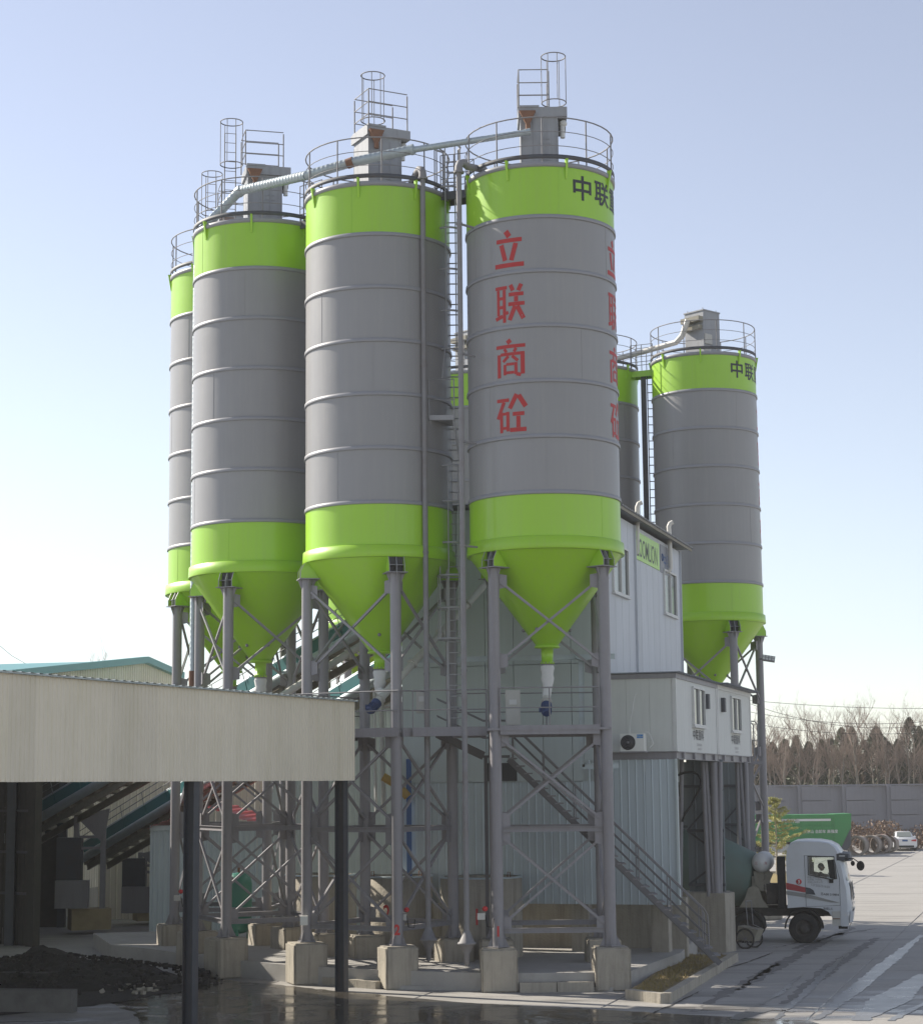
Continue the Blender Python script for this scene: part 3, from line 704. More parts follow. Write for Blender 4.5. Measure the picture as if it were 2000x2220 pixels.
mb = MB(); mb.beam((x0 + .02, 52.22, z - .05), (-.7, 53.3, 13.6), .05, .05); mb.beam((x1 - .02, 52.22, z - .05), (.05, 53.3, 13.6), .05, .05); mb.tube([at(958, 820, Y=52.3), at(966, 740, Y=52.6)], .016, 5); mb.build('platform_strut', M['ladder'], lad)

def bridge(p, q, label, z=21.6, w=.6):
    p, q = Vector((*p, z)), Vector((*q, z)); d = (q-p).normalized(); n = Vector((0, 0, 1)).cross(d)
    root = thing('roof_bridge', label, 'walkway', ((p+q)/2), group='short bridges between silo roofs')
    mb = MB(); mb.beam(p, q, w, .06); mb.beam(p + n*w/2 - ez*.1, q + n*w/2 - ez*.1, .04, .22); mb.beam(p - n*w/2 - ez*.1, q - n*w/2 - ez*.1, .04, .22); mb.build('deck', M['darksteel'], root)
    mb = MB()
    for s in (-1, 1):
        for t in (0, .5, 1):
            b = p.lerp(q, t) + n*s*w/2; mb.tube([b, b + ez*1.1], .016, 5)
        for zz in (.4, .75, 1.1): mb.tube([p + n*s*w/2 + ez*zz, q + n*s*w/2 + ez*zz], .014, 5)
    mb.build('bridge_rail', M['rail'], root)
def between(a, b):
    p, q = Vector(S_POS[a][:2]), Vector(S_POS[b][:2]); d = (q-p).normalized()
    return tuple(p + d*2.02), tuple(q - d*2.02)
bridge(*between(2, 3), 'dark footbridge between the roofs of the two nearest silos', z=21.75)
bridge(*between(1, 2), 'footbridge between the roofs of the second and third silos from the left', z=21.75)
bridge(*between(0, 1), 'footbridge between the roofs of the two leftmost silos', z=21.75)
bg_ = MB()
# the green bridge of the far row
p, q = between(6, 4)
bridge(p, q, 'green footbridge joining the two darker silos on the right', z=21.6)
for o in KIDS(bpy.data.objects['roof_bridge.003']):
    if o.name.startswith('deck'): o.data.materials[0] = M['green']
bridge(*between(7, 6), 'footbridge of the far row hidden behind the lettered silo', z=21.6)

duct = thing('dust_duct', 'pale galvanised spiral duct running across the silo tops', 'duct', tuple(at(451, 483, Y=56.8)))
def ribbed(mb, pts, r, step=.14, n=14):
    pts = [Vector(p) for p in pts]; path = []; rad = []
    for a, b in zip(pts, pts[1:]):
        L = (b-a).length; k = max(2, int(L/step))
        for i in range(k):
            t = i/k; path += [a.lerp(b, t), a.lerp(b, t + .25/k), a.lerp(b, t + .3/k)]; rad += [r*1.05, r*1.05, r]
    path.append(pts[-1]); rad.append(r)
    mb.tube(path, rad, n)
mb = MB(); ribbed(mb, [at(436, 500, Y=56.3), at(519, 414, Y=55.6)], .135); mb.build('duct_section', M['galv'], duct)
mb = MB(); ribbed(mb, [at(519, 413, Y=55.6), at(664, 380, Y=53.1)], .135); mb.build('duct_section', M['galv'], duct)
mb = MB(); ribbed(mb, [at(664, 380, Y=53.1), at(760, 352, Y=52.4), at(897, 323, Y=51.9)], .135); mb.build('duct_section', M['galv'], duct)
mb = MB(); ribbed(mb, [at(890, 325, Y=51.92), at(1146, 286, Y=51.4)], .085); mb.build('duct_section', M['galv'], duct)
mb = MB(); mb.tube([at(516, 418, Y=55.6), at(524, 411, Y=55.5)], .165, 14); mb.tube([at(890, 325, Y=51.93), at(897, 323, Y=51.9)], .155, 14); mb.tube([at(1138, 287, Y=51.4), at(1149, 285, Y=51.4)], .1, 12); mb.build('duct_collar', M['galv'], duct)
mb = MB(); mb.tube([at(753, 355, Y=52.42), at(766, 350, Y=52.35)], .15, 14); mb.build('rusty_collar', M['rust'], duct)
vx, vy = -8.13, 57.95
vd = thing('spiral_riser', 'thin vertical spiral duct running down beside the second silo', 'duct', (vx, vy, 8.1))
mb = MB(); ribbed(mb, [(vx, vy, 8.1), (vx, vy, 21.2)], .085, .17, 10); mb.tube([(vx, vy, 21.2), at(424, 515, Y=57.2), at(437, 499, Y=56.4)], .1, 10); mb.build('duct_section', M['galv'], vd)
mb = MB(); mb.tube([(vx, vy, 10.8), (vx, vy, 10.9)], .1, 10); mb.tube([(vx, vy, 8.1), (vx, vy, 8.6)], .11, 10); mb.build('rusty_collar', M['rust'], vd)
# white pipe and small ladder on the far row
fd = MB(); fd.tube([at(1335, 778, Y=77), at(1395, 762, Y=76.5), at(1465, 742, Y=75.2), at(1478, 728, Y=75), at(1490, 694, Y=74.9)], .115, 12)
fd.solo('air_duct', M['pvc'], 'white pipe bending up to the filter box on the separate silo', 'pipe')
fl = thing('far_ladder', 'dark ladder with a post between the two darker silos', 'ladder', (7.35, 76.6, 7))
mb = MB(); xx = at(1397, 900, Y=76.4).x
mb.beam((xx - .02, 76.4, 6), (xx - .02, 76.4, 21.4), .2, .2); mb.build('mast', M['darksteel'], fl)
mb = MB(); mb.beam((xx + .55, 76.3, 6), (xx + .55, 76.3, 21.4), .05, .05); mb.beam((xx+.12, 76.25, 6), (xx+.12, 76.25, 21.4), .04, .04); mb.build('stile', M['darksteel'], fl)
for i in range(40):
    mb = MB(); z = 8.2 + i*.33; mb.tube([(xx+.1, 76.3, z), (xx + .55, 76.3, z)], .02, 5); mb.build('rung', M['darksteel'], fl)

# ------------------------------------------------------------------ mixing tower
def corr(mb, o, ex, eup, en, w, h, pitch=.2, depth=.03, flat=.5, hr=None):
    """trapezoidal sheet, ribs along eup; hr = height at the far end when the top slopes"""
    n = max(1, round(w/pitch)); p = w/n; prof = []
    for i in range(n):
        x = i*p; prof += [(x, 0), (x + p*flat, 0), (x + p*(flat + .12), depth), (x + p*.88, depth)]
    prof.append((w, 0)); o = Vector(o); vs = []
    for x, d in prof: vs.append(o + ex*x + en*d)
    for x, d in prof: vs.append(o + ex*x + en*d + eup*(h if hr is None else h + (hr-h)*x/w))
    k = len(prof); mb.add(vs, [(i, i+1, k+i+1, k+i) for i in range(k-1)]); return mb
P0, C0 = Vector((4.0, 56.15, 0)), Vector((6.08, 55.5, 0))
en_f, en_s = -eu, ev                      # outward normals of the front and of the right side
tower = thing('mixing_tower', 'grey panelled mixing tower behind the lettered silo, with a white upper side', 'building', (3, 58, 0))
FW = 6.1
core = MB(); c = P0 - ev*FW/2 + eu*6.15
core.box((c.x, c.y, 9.2), (FW - .12, 12.2, 8.1), rz=A); core.build('core', M['cladteal'], tower)
for i in range(7):                        # front wall panels, upper storey
    w = FW/7; mb = MB(); a = P0 - ev*FW + ev*(w*i)
    for z0, z1 in ((5.2, 8.6), (8.62, 13.3)):
        mb2 = MB(); q = a + ev*w/2 - eu*.03; mb2.box((q.x, q.y, (z0+z1)/2), (w - .018, .06, z1-z0), rz=A); mb2.build('wall_panel', M['cladteal'], tower)
for i in range(13):                       # right side panels
    w = 12.3/13; q = P0 + eu*(w*(i+.5)) + ev*.03; mb = MB(); mb.box((q.x, q.y, 9.7), (.06, w - .02 , 7.1), rz=A)
    mb.build('wall_panel', M['cladwhite'], tower)
mb = MB()
for t in (4.75, 12.3): mb.beam(P0 + eu*t + ev*.07 + ez*6.2, P0 + eu*t + ev*.07 + ez*13.25, .05, .12, ev)
mb.build('corner_trim', M['cladwhite'], tower)
mb = MB(); o = P0 - ev*(FW+.3) - eu*.35 + ez*13.42
corr(mb, o, eu, ev, ez, 13.3, FW + .75, .25, .05); corr(mb, o - ez*.03, eu, ev, ez, 13.3, FW + .75, .25, .05)
mb.build('roof', M['boxsteel'], tower)
mb = MB(); mb.beam(P0 + ev*.4 - eu*.35 + ez*13.36, P0 + ev*.4 + eu*12.9 + ez*13.36, .04, .10); mb.build('eaves_trim', M['beigedirty'], tower)
def window(parent, o, ex, en, w, h, sashes=2, pane='pane', frame='white', name='window'):
    """o: lower left corner on the wall face"""
    o = Vector(o); root_o = None
    mb = MB(); t = .06
    for a, b in (((0, 0), (w, 0)), ((0, h), (w, h))): mb.beam(o + ex*(a[0]-.0) + ez*a[1] + en*.03, o + ex*b[0] + ez*b[1] + en*.03, .08, t, ez)
    for i in range(sashes + 1): mb.beam(o + ex*(w*i/sashes) + en*.03, o + ex*(w*i/sashes) + ez*h + en*.03, t if i in (0, sashes) else .045, .08, en)
    f = mb.build(name, M[frame], parent)
    for i in range(sashes):
        mb = MB(); a = o + ex*(w*i/sashes + .03) + en*.012; b = w/sashes - .06
        mb.add([a + ez*.03, a + ex*b + ez*.03, a + ex*b + ez*(h-.03), a + ez*(h-.03)], [(0, 1, 2, 3)])
        mb.build('pane', M[pane if i % 2 == 0 else 'pane'], f)
    mb = MB(); mb.beam(o - ex*.08 - ez*.06 + en*.05, o + ex*(w+.08) - ez*.06 + en*.05, .12, .05, ez); mb.build('sill', M[frame], f)
    return f
window(tower, P0 + eu*1.5 + ev*.06 + ez*10.85, eu, ev, 2.1, 1.45, 2, 'paneveil')
window(tower, P0 + eu*9.3 + ev*.06 + ez*10.85, eu, ev, 2.1, 1.45, 2, 'paneveil')
mb = MB(); o = P0 + eu*4.9 + ev*.075 + ez*12.2; mb.beam(o + eu*0 + ez*.45, o + eu*3.75 + ez*.45, .02, .9, ez); sg = mb.build('sign_board', M['green'], tower)
mb = MB(); mb.text('ZOOMLION', (o + eu*.08 + ev*.012 + ez*.12, eu, ez, ev), .86, .004, .72, 'LEFT'); mb.build('lettering', M['black'], sg)
mb = MB(); o2 = o + eu*3.95; mb.beam(o2 + ez*.45, o2 + eu*1.9 + ez*.45, .02, .95, ez); sg = mb.build('sign_board', M['boxsteel'], tower)
mb = MB(); mb.text('中联', (o2 + eu*.5 + ev*.012 + ez*.2, eu, ez, ev), .55, .004, .9, 'LEFT'); mb.tube([o2 + ev*.02 + eu*(.3 + .12*math.cos(a)) + ez*(.5 + .12*math.sin(a)) for a in [i*PI/6 for i in range(12)]], .02, 4, closed=True); mb.build('lettering', M['bluepost'], sg)
# lower skirt of ribbed sheets
Lf = P0 - ev*FW; total = (C0 - Lf).dot(ev); nsh = 9; w = total/nsh
for i in range(nsh):
    a = Lf + ev*(w*i); mb = MB(); zt = 5.18 if i < 6 else 5.8
    corr(mb, a - eu*.06 + ez*1.7, ev, ez, -eu, w - .012, zt - 1.7, .22, .022, .72)
    mb.build('skirt_sheet', M['skirt'], tower)
mb = MB(); q = Lf + ev*(total/2) + eu*.2; mb.box((q.x, q.y, 3.6), (total - .1, .3, 3.7), rz=A); mb.beam(C0 - eu*.07 - ev*.02 + ez*1.7, C0 - eu*.07 - ev*.02 + ez*5.8, .06, .12, eu); mb.build('skirt_frame', M['cladteal'], tower)
# recessed concrete base with openings
mb = MB(); q = P0 - ev*2.2 + eu*1.9; mb.box((q.x, q.y, .95), (8.4, .3, 1.7), rz=A)
for k in range(4): 
    q = Lf + ev*(.5 + k*2.35) + eu*.8; mb.box((q.x, q.y, 1.0), (.5, .5, 1.55), rz=A)
mb.build('concrete_base', M['concrete'], tower)
# dark louvre opening in the front wall, left of the stair
o = at(1052, 1692, Y=56.9); mb = MB(); oo = Lf + ev*((o - Lf).dot(ev)); 
mb.add([oo - eu*.07 + ez*5.22, oo + ev*.9 - eu*.07 + ez*5.22, oo + ev*.9 - eu*.07 + ez*5.75, oo - eu*.07 + ez*5.75], [(0, 1, 2, 3)]); mb.build('opening', M['black'], tower)
# steel frame and transverse walls of the loading bays
for t0, w0, wd_ in ((7.1, 1.1, 1.18), (13.0, -5.0, 6.3), (16.0, .7, 1.2)):  # middle wall runs on unseen to the left to block light from behind
    a = P0 + eu*t0 + ev*w0; zb0 = 1.6 if t0 < 10 else GZ; x1 = min(wd_, 2.2)
    m2 = MB(); corr(m2, a + ez*zb0, ev, ez, -eu, wd_, 5.85 - zb0, .3, .03, .72); m2.build('bay_wall', M['bayshade'], tower)
    mb = MB(); b = a + ev*(wd_ - x1) - eu*.1
    for z in (1.9, 3.6, 5.0): mb.beam(b + ez*z, b + ev*x1 + ez*z, .06, .09, ez)
    mb.beam(b + ez*1.9, b + ev*x1 + ez*2.75, .05, .06, ez); mb.beam(b + ez*3.6, b + ev*x1 + ez*2.75, .05, .06, ez); mb.beam(b + ez*3.6, b + ev*x1 + ez*4.9, .05, .06, ez)
    mb.build('bay_frame', M['darksteel'], tower)
def pipe_at(parent, a, b, r, Y0, Y1=None, mt='steel', name='column', n=12):
    mb = MB(); mb.tube([at(*a, Y=Y0), at(*b, Y=Y1 or Y0)], r, n); return mb.build(name, M[mt], parent)
for a, b, r in (((1477, 1645), (1474, 1944), .07), ((1523, 1652), (1536, 1944), .075), ((1529, 1652), (1547, 1944), .07), ((1546, 1652), (1554, 1944), .125), ((1560, 1652), (1561, 1944), .075)):
    pipe_at(tower, a, b, r, 61.6)
for a, b, r in (((1597, 1652), (1604, 1880), .07), ((1603, 1652), (1619, 1880), .07), ((1615, 1652), (1622, 1900), .09)):
    pipe_at(tower, a, b, r, 66.8)
mb = MB(); mb.beam(at(1625, 1640, Y=68.4), at(1630, 1940, Y=68.4), .2, .2); mb.build('column', M['steel'], tower)
mb = MB()
for a, b in (((1470, 1730), (1479, 1730)), ((1536, 1729), (1547, 1729)), ((1553, 1728), (1563, 1728))): mb.beam(at(*a, Y=61.6), at(*b, Y=61.6), .08, .1)
mb.beam(at(1610, 1728, Y=66.8), at(1620, 1728, Y=66.8), .08, .1); mb.build('tie', M['steel'], tower)
blk = MB(); q = at(1520, 2055, z=GZ); blk.prism([(x, y) for x, y in ((at(1472, 2052, z=GZ).x, 61.9), (at(1563, 2060, z=GZ).x, 61.3), (at(1580, 2054, z=GZ).x, 61.9), (8.45, 62.9), (6.9, 63.4))], ((0, 0, 0), (1, 0, 0), (0, 1, 0), (0, 0, 1)), GZ, 1.68)
blk.solo('bay_wall_block', M['concrete'], 'grey concrete wall block under the cabin columns, left of the mixer truck', 'wall')
hz = MB(); hz.tube([at(x, y, Y=61.4) for x, y in ((1468, 1681), (1484, 1675), (1500, 1674), (1512, 1679), (1519, 1690), (1518, 1704), (1510, 1722), (1496, 1748), (1484, 1765), (1478, 1782))], .035, 8)
hz.solo('black_hose', M['rubber'], 'black hose looping between the columns below the cabins', 'hose')
# flue pipes
def flue(pts, Y, label):
    mb = MB(); P = [at(x, y, Y=Y) for x, y in pts]; mb.tube(P, .078, 12)
    c_ = P[3].lerp(P[2], .3); mb.tube([c_, c_ + ez*.08], .088, 12); mb.solo('flue_pipe', M['pvc'], label, 'pipe', group='white flue pipes on the tower side')
flue([(1353, 1203), (1376, 1202), (1380, 1197), (1381, 1110), (1381, 1100), (1384, 1092), (1391, 1089)], 61.0, 'taller white flue pipe rising past the tower roof, next to the lettered silo')
flue([(1436, 1240), (1449, 1238), (1453, 1232), (1450, 1150), (1449, 1142), (1452, 1135), (1458, 1132)], 65.6, 'shorter white flue pipe above the right window of the tower')

# ------------------------------------------------------------------ control cabins
def cabin(t0, t1, label, first):
    L_ = t1 - t0; o = C0 + eu*t0 - ev*2.15; root = thing('control_cabin', label, 'cabin', tuple(C0 + eu*t0 + ez*5.8), group='white control cabins')
    zb, zt = 6.02, 8.12
    n = 6
    for i in range(n):
        q = C0 + eu*(t0 + .1 + (L_-.2)*(i+.5)/n) - ev*.03; mb = MB(); mb.box((q.x, q.y, (zb+zt)/2), (.05, (L_-.2)/n - .006, zt-zb), rz=A); mb.build('wall_panel', M['cabin'], root)
    for i in range(3):
        if not first: break
        q = C0 - ev*(2.05*(i+.5)/3 + .08) + eu*(t0 + .03); mb = MB(); mb.box((q.x, q.y, (zb+zt)/2), (2.05/3 - .006, .05, zt-zb), rz=A); mb.build('wall_panel', M['cabin'], root)
    q = C0 + eu*(t0 + L_/2) - ev*1.1; mb = MB(); mb.box((q.x, q.y, (zb+zt)/2), (2.0, L_ - .12, zt-zb-.02), rz=A); mb.build('body', M['cabin'], root)
    mb = MB()
    for a in (t0 + .07, t1 - .07): mb.beam(C0 + eu*a - ev*.05 + ez*zb, C0 + eu*a - ev*.05 + ez*zt, .13, .14, ev)
    mb.build('corner_post', M['white'], root)
    mb = MB()
    for z, h in ((8.18, .14),): mb.beam(C0 + eu*t0 - ev*.03 + ez*z, C0 + eu*t1 - ev*.03 + ez*z, .12, h); mb.beam(C0 + eu*(t0+.03) - ev*2.15 + ez*z, C0 + eu*(t0+.03) + ez*z, .12, h)
    mb.build('top_frame', M['steel' if first else 'white'], root)
    mb = MB()
    mb.ibeam(C0 + eu*t0 - ev*.02 + ez*5.9, C0 + eu*t1 - ev*.02 + ez*5.9, .14, .22); 
    if first: mb.ibeam(C0 + eu*(t0) - ev*2.2 + ez*5.9, C0 + eu*(t0) + ez*5.9, .14, .22)
    for k in range(4): 
        a = C0 + eu*(t0 + L_*(k + .5)/4) + ev*.0; mb.beam(a + ez*5.8, a + ez*6.0, .16, .14, ev)
    mb.build('base_frame', M['steel'], root)
    mb = MB(); o3 = C0 + eu*(t0 - .05) - ev*2.3 + ez*8.27; ov = .12 if first else .35
    corr(mb, o3, eu, ev, ez, L_ + .1, 2.3 + ov, .25, .04); corr(mb, o3 - ez*.02, eu, ev, ez, L_ + .1, 2.3 + ov, .25, .04); mb.build('roof_sheet', M['boxsteel'], root)
    a = 2.6 if first else 2.6
    window(root, C0 + eu*(t0 + a) + ez*6.84, eu, ev, 1.9, 1.12, 2, 'pane', 'white')
    f = window(root, C0 + eu*(t0 + a - .12) + ez*6.62 , eu, ev, 2.24, 1.38, 1, 'paneveil', 'white') if 0 else None
    b = t0 + (4.9 if first else .9); mb = MB(); q = C0 + eu*b + ev*.06; mb.box((q.x, q.y, 7.62), (.12, .28, .46), rz=A); mb.build('alarm_box', M['darksteel'], root)
    mb = MB(); mb.text('中联重科', (C0 + eu*(t0 + 3.5) + ev*.004 + ez*6.42, eu, ez, ev), .34, .004, 1.35); mb.build('lettering', M['darksteel'], root)
    mb = MB(); mb.text('ZOOMLION', (C0 + eu*(t0 + 3.6) + ev*.004 + ez*6.22, eu, ez, ev), .11, 0, 1.4); mb.text('4008-000-157', (C0 + eu*(t0 + 3.7) + ev*.004 + ez*6.10, eu, ez, ev), .09, 0, 1.4); mb.build('small_print', M['steel'], root)
cabin(0, 6.9, 'white control cabin nearest the camera, its end wall carrying the air conditioner', True)
cabin(6.98, 13.85, 'second white control cabin, farther back with a ribbed overhanging roof edge', False)
# air conditioner on the end wall
ac = thing('air_conditioner', 'white outdoor air conditioning unit with round black fan grille on the cabin end wall', 'air conditioner', tuple(at(1375, 1640, Y=55.3)))
aL, aR = at(1347, 1632, Y=55.35), at(1399, 1632, Y=55.15); wv = (aR - aL).length; c = (aL + aR)/2 - eu*.02; z0 = 6.0
mb = MB(); mb.box((c.x, c.y, z0 + .27), (wv, .3, .5), rz=A); mb.build('casing', M['acwhite'], ac)
fc = c - ev*.12 - eu*.155 + ez*(z0 + .27 - c.z); fc = Vector((fc.x, fc.y, z0 + .27))
mb = MB(); rot = Matrix((ev, ez, -eu)).transposed()
mb.lathe([(.0, .004), (.215, .004), (.215, .0)], 28, fc, M=rot); mb.build('fan_recess', M['black'], ac)
mb = MB()
for r_ in (.05, .09, .13, .17, .21): mb.tube([fc - eu*.012 + ev*r_*math.cos(a) + ez*r_*math.sin(a) for a in [i*PI/10 for i in range(20)]], .004, 4, closed=True)
mb.lathe([(0, .02), (.035, .02), (.035, 0)], 12, fc, M=rot); mb.build('fan_grille', M['steel'], ac)
q = fc + ev*.36 + ez*.17 - eu*.003; mb = MB(); mb.add([q - ev*.1 - ez*.05, q + ev*.08 - ez*.05, q + ev*.08 + ez*.05, q - ev*.1 + ez*.05], [(0, 1, 2, 3)]); st = mb.build('sticker', mat('sticker_blue', (.02, .22, .55), .4), ac)
mb = MB(); mb.text('Midea', (q - eu*.004 - ev*.01 - ez*.025, ev, ez, -eu), .075, 0, 1); mb.build('lettering', M['white'], st)
mb = MB(); mb.box((c.x, c.y, z0 - .0), (wv + .05, .34, .035), rz=A); mb.build('shelf', M['steel'], ac)
cb = MB(); cb.tube([at(x, y, Y=55.2) for x, y in ((1378, 1504), (1374, 1512), (1371, 1535), (1366, 1560), (1364, 1600))], .014, 6); cb.tube([at(x, y, Y=55.15) for x, y in ((1392, 1590), (1400, 1586), (1408, 1592), (1412, 1604), (1416, 1612), (1407, 1622))], .016, 6)
cb.solo('power_cable', M['white'], 'thin pale cable hanging down the cabin end wall to the air conditioner', 'cable')

# ------------------------------------------------------------------ service walkway round the silo legs and the stair
walk = thing('service_walkway', 'grey steel walkway with railings at mid height around the silo legs', 'walkway', (0, 52, 6.5))
DZ = 6.55
def deck_poly(pts, rails, name='deck'):
    mb = MB(); mb.prism(pts, ((0, 0, DZ), (1, 0, 0), (0, 1, 0), (0, 0, 1)), -.03, .03); mb.build(name, M['steel'], walk)
    for (a, b) in rails:
        a, b = Vector((*a, DZ)), Vector((*b, DZ)); L_ = (b-a).length; n = max(1, round(L_/1.05))
        mb = MB(); mb.beam(a - ez*.02, b - ez*.02, .06, .24); mb.build('edge_beam', M['steel'], walk)
        mb = MB()
        mb.tube([a + ez*1.08, b + ez*1.08], .022, 6); mb.build('handrail', M['rail'], walk)
        mb = MB(); mb.tube([a + ez*.56, b + ez*.56], .018, 6); mb.build('mid_rail', M['rail'], walk)
        for i in range(n+1):
            m3 = MB(); p = a.lerp(b, i/n); m3.tube([p, p + ez*1.08], .018, 6); m3.build('rail_post', M['rail'], walk)
deck_poly([(.62, 50.55), (3.85, 50.55), (3.85, 53.75), (.62, 53.75)], [((.95, 50.6), (3.55, 50.6)), ((3.75, 50.8), (3.75, 53.5)), ((1.0, 53.65), (3.6, 53.65)), ((.72, 50.75), (.72, 51.4))])
c2 = Vector((S_POS[2][0], S_POS[2][1])); dirs = [Matrix.Rotation(R(14.7) + k*PI/2, 2) @ Vector((0, -2.35)) for k in range(4)]
sq = [c2 + d for d in dirs]
deck_poly([tuple(p) for p in sq], [(tuple(sq[3]), tuple(sq[0])), (tuple(sq[3]), tuple(sq[2])), ((sq[0].x + .1, sq[0].y + .1), (sq[0].x + .8, sq[0].y + .75))])
deck_poly([(-1.3, 51.6), (.62, 51.35), (.62, 53.4), (-.2, 53.6)], [((-1.35, 51.55), (.62, 51.3)), ((-.3, 53.55), (.62, 53.45))])
c1 = Vector(S_POS[1][:2]); sq1 = [c1 + Matrix.Rotation(R(-20.9) + k*PI/2, 2) @ Vector((0, -2.35)) for k in range(4)]
deck_poly([tuple(p) for p in sq1], [(tuple(sq1[0]), tuple(sq1[1])), (tuple(sq1[1]), tuple(sq1[2])), (tuple(sq1[3]), tuple(sq1[0]))])
# control cabinets standing on the walkway
for lab, px0, px1, py0, py1, Y in (('tall beige control cabinet on the walkway beside the left leg of the lettered silo', 1096, 1127, 1496, 1572, 52.6), ('small beige switch box on the walkway behind the riser pipe', 902, 925, 1499, 1546, 52.4)):
    a, b = at(px0, py1, Y=Y), at(px1, py0, Y=Y); root = thing('control_cabinet', lab, 'cabinet', ((a.x+b.x)/2, Y, a.z), group='beige cabinets on the walkway')
    mb = MB(); mb.box(((a.x+b.x)/2, Y + .12, (a.z+b.z)/2), (b.x-a.x, .24, b.z-a.z)); mb.build('casing', M['cream'], root)
    mb = MB(); mb.box(((a.x+b.x)/2, Y - .008, (a.z+b.z)/2), (b.x-a.x-.05, .012, b.z-a.z-.06)); mb.build('door', M['cream'], root)
    mb = MB(); mb.box(((a.x+b.x)/2, Y - .03, a.z + (b.z-a.z)*.65), ((b.x-a.x)*.5, .03, .14)); mb.build('label_cover', M['white'], root)
# motors and tubes of the screw conveyors
def screw(inlet, low, up, Y0, Y1, label, mdir):
    a, b = at(*low, Y=Y0), at(*up, Y=Y1); d = (b-a).normalized()
    root = thing('screw_conveyor', label, 'conveyor', tuple(a), group='screw conveyors under the silos')
    mb = MB(); mb.tube([a, b], .108, 16); mb.build('tube', M['cream'], root)
    L_ = (b-a).length
    for t in (.02, .3, .55, .8):
        mb = MB(); p = a + d*L_*t; mb.tube([p, p + d*.05], .15, 16); mb.build('flange', M['cream'], root)
    i = Vector(inlet)
    mb = MB(); mb.tube([i, i - ez*.12, i - ez*.3, i - ez*.42, i - ez*.62, a + d*.35], [.15, .19, .155, .18, .13, .11], 16); mb.build('inlet_bellows', M['white'], root)
    mb = MB(); m0, m1 = a - d*.02, a - d*.38
    mb.tube([m0, m0 - d*.1, m0 - d*.11, m1], [.15, .15, .125, .125], 16)
    mb.tube([m1, m1 - d*.06], [.13, .09], 16)
    for k in range(14):
        t = k*2*PI/14; e = d.orthogonal().normalized(); f = d.cross(e); n = e*math.cos(t) + f*math.sin(t); mb.beam(m0 - d*.14 + n*.13, m1 + n*.13, .012, .02, n)
    mb.box(m0 - d*.22 - Vector((.15, 0, 0)), (.1, .14, .14)); mb.build('motor', M['blue'], root)
h = Vector((S_POS[3][0], S_POS[3][1], 8.36)); screw(h, (1184, 1528), (1181, 1300), 51.75, 56.3, 'white and blue screw conveyor hanging under the lettered silo', 0)
h = Vector((S_POS[2][0], S_POS[2][1], 8.36)); screw(h, (818, 1522), (1056, 1262), 53.0, 56.6, 'cream screw conveyor slanting right from under the middle silo', 0)
h = Vector((S_POS[1][0], S_POS[1][1], 8.36)); screw(h, (578, 1530), (890, 1330), 56.6, 58.4, 'long cream screw conveyor slanting right from under the second silo', 0)
# cable tray
ct = MB(); 
def tray(a, b, w=.14):
    ct.beam(a, b, w, .02, (0, -1, 0)); n = Vector((0, -1, 0)).cross((b-a).normalized())*w/2; ct.beam(a + n, b + n, .012, .07, (0, -1, 0)); ct.beam(a - n, b - n, .012, .07, (0, -1, 0))
tray(at(885, 1432, Y=54.9), at(1262, 1424, Y=54.9)); tray(at(1259, 1424, Y=54.9), at(1261, 1600, Y=54.9)); tray(at(1261, 1600, Y=54.9), at(1262, 1663, Y=54.9)); tray(at(1262, 1662, Y=54.9), at(1340, 1660, Y=54.9)); tray(at(1262, 1424, Y=54.9), at(1332, 1423, Y=54.9))
ct.beam(at(1248, 1424, Y=54.85), at(1272, 1432, Y=54.85), .2, .1)
ct.solo('cable_tray', M['galv'], 'galvanised cable tray running across behind the lettered silo legs and turning down', 'cable tray')

st = thing('stairway', 'long grey steel stairway descending to the right behind the lettered silo legs', 'stairs', (6.9, 54, .3))
sT, sB = Vector((1.25, 54.35, 5.92)), Vector((6.95, 54.35, .30)); sW = .42
dS = (sB - sT).normalized(); nS = Vector((0, 1, 0))
for s in (-1, 1):
    mb = MB(); mb.beam(sT + nS*s*sW - ez*.1, sB + nS*s*sW - ez*.1, .05, .15, Vector((0, 0, 1))); mb.build('stringer', M['stair'], st)
N_ = 27
for i in range(N_):
    p = sT.lerp(sB, (i+.5)/N_); mb = MB(); mb.box((p.x, p.y, p.z + .02), (.24, sW*2 + .06, .035)); mb.build('step', M['rail'], st)
for s in (-1, 1):
    mb = MB(); o = nS*s*sW
    mb.tube([sT + o + ez*.98, sT.lerp(sB, .93) + o + ez*.98], .024, 6)
    for hh in (.66, .34): m4 = MB(); m4.tube([sT + o + ez*hh, sT.lerp(sB, .95) + o + ez*hh], .017, 6); m4.build('mid_rail', M['stair'], st)
    e = sT.lerp(sB, .93) + o; mb.tube([e + ez*.98, e + dS*.12 + ez*.9, e + dS*.15 + ez*.4, e + dS*.15], .02, 6); mb.build('handrail', M['rail'], st)
    for i in range(7):
        mb = MB(); p = sT.lerp(sB, .02 + .15*i) + o; mb.tube([p, p + ez*.98], .018, 6); mb.build('rail_post', M['rail'], st)
mb = MB(); mb.box((.9, 54.35, 5.9), (.75, .9, .06)); mb.build('landing', M['stair'], st)
u0_, u1_ = Vector((-.75, 54.35, 6.55)), Vector((.55, 54.35, 5.92))
for s in (-1, 1):
    mb = MB(); mb.beam(u0_ + nS*s*sW, u1_ + nS*s*sW, .05, .22); mb.build('stringer', M['stair'], st)
    for hh in (.98, .5):
        mb = MB(); mb.tube([u0_ + nS*s*sW + ez*hh, u1_ + nS*s*sW + ez*hh, Vector((1.25, 54.35 + s*sW, 5.92 + hh))], .018, 6); mb.build('handrail', M['rail'], st)
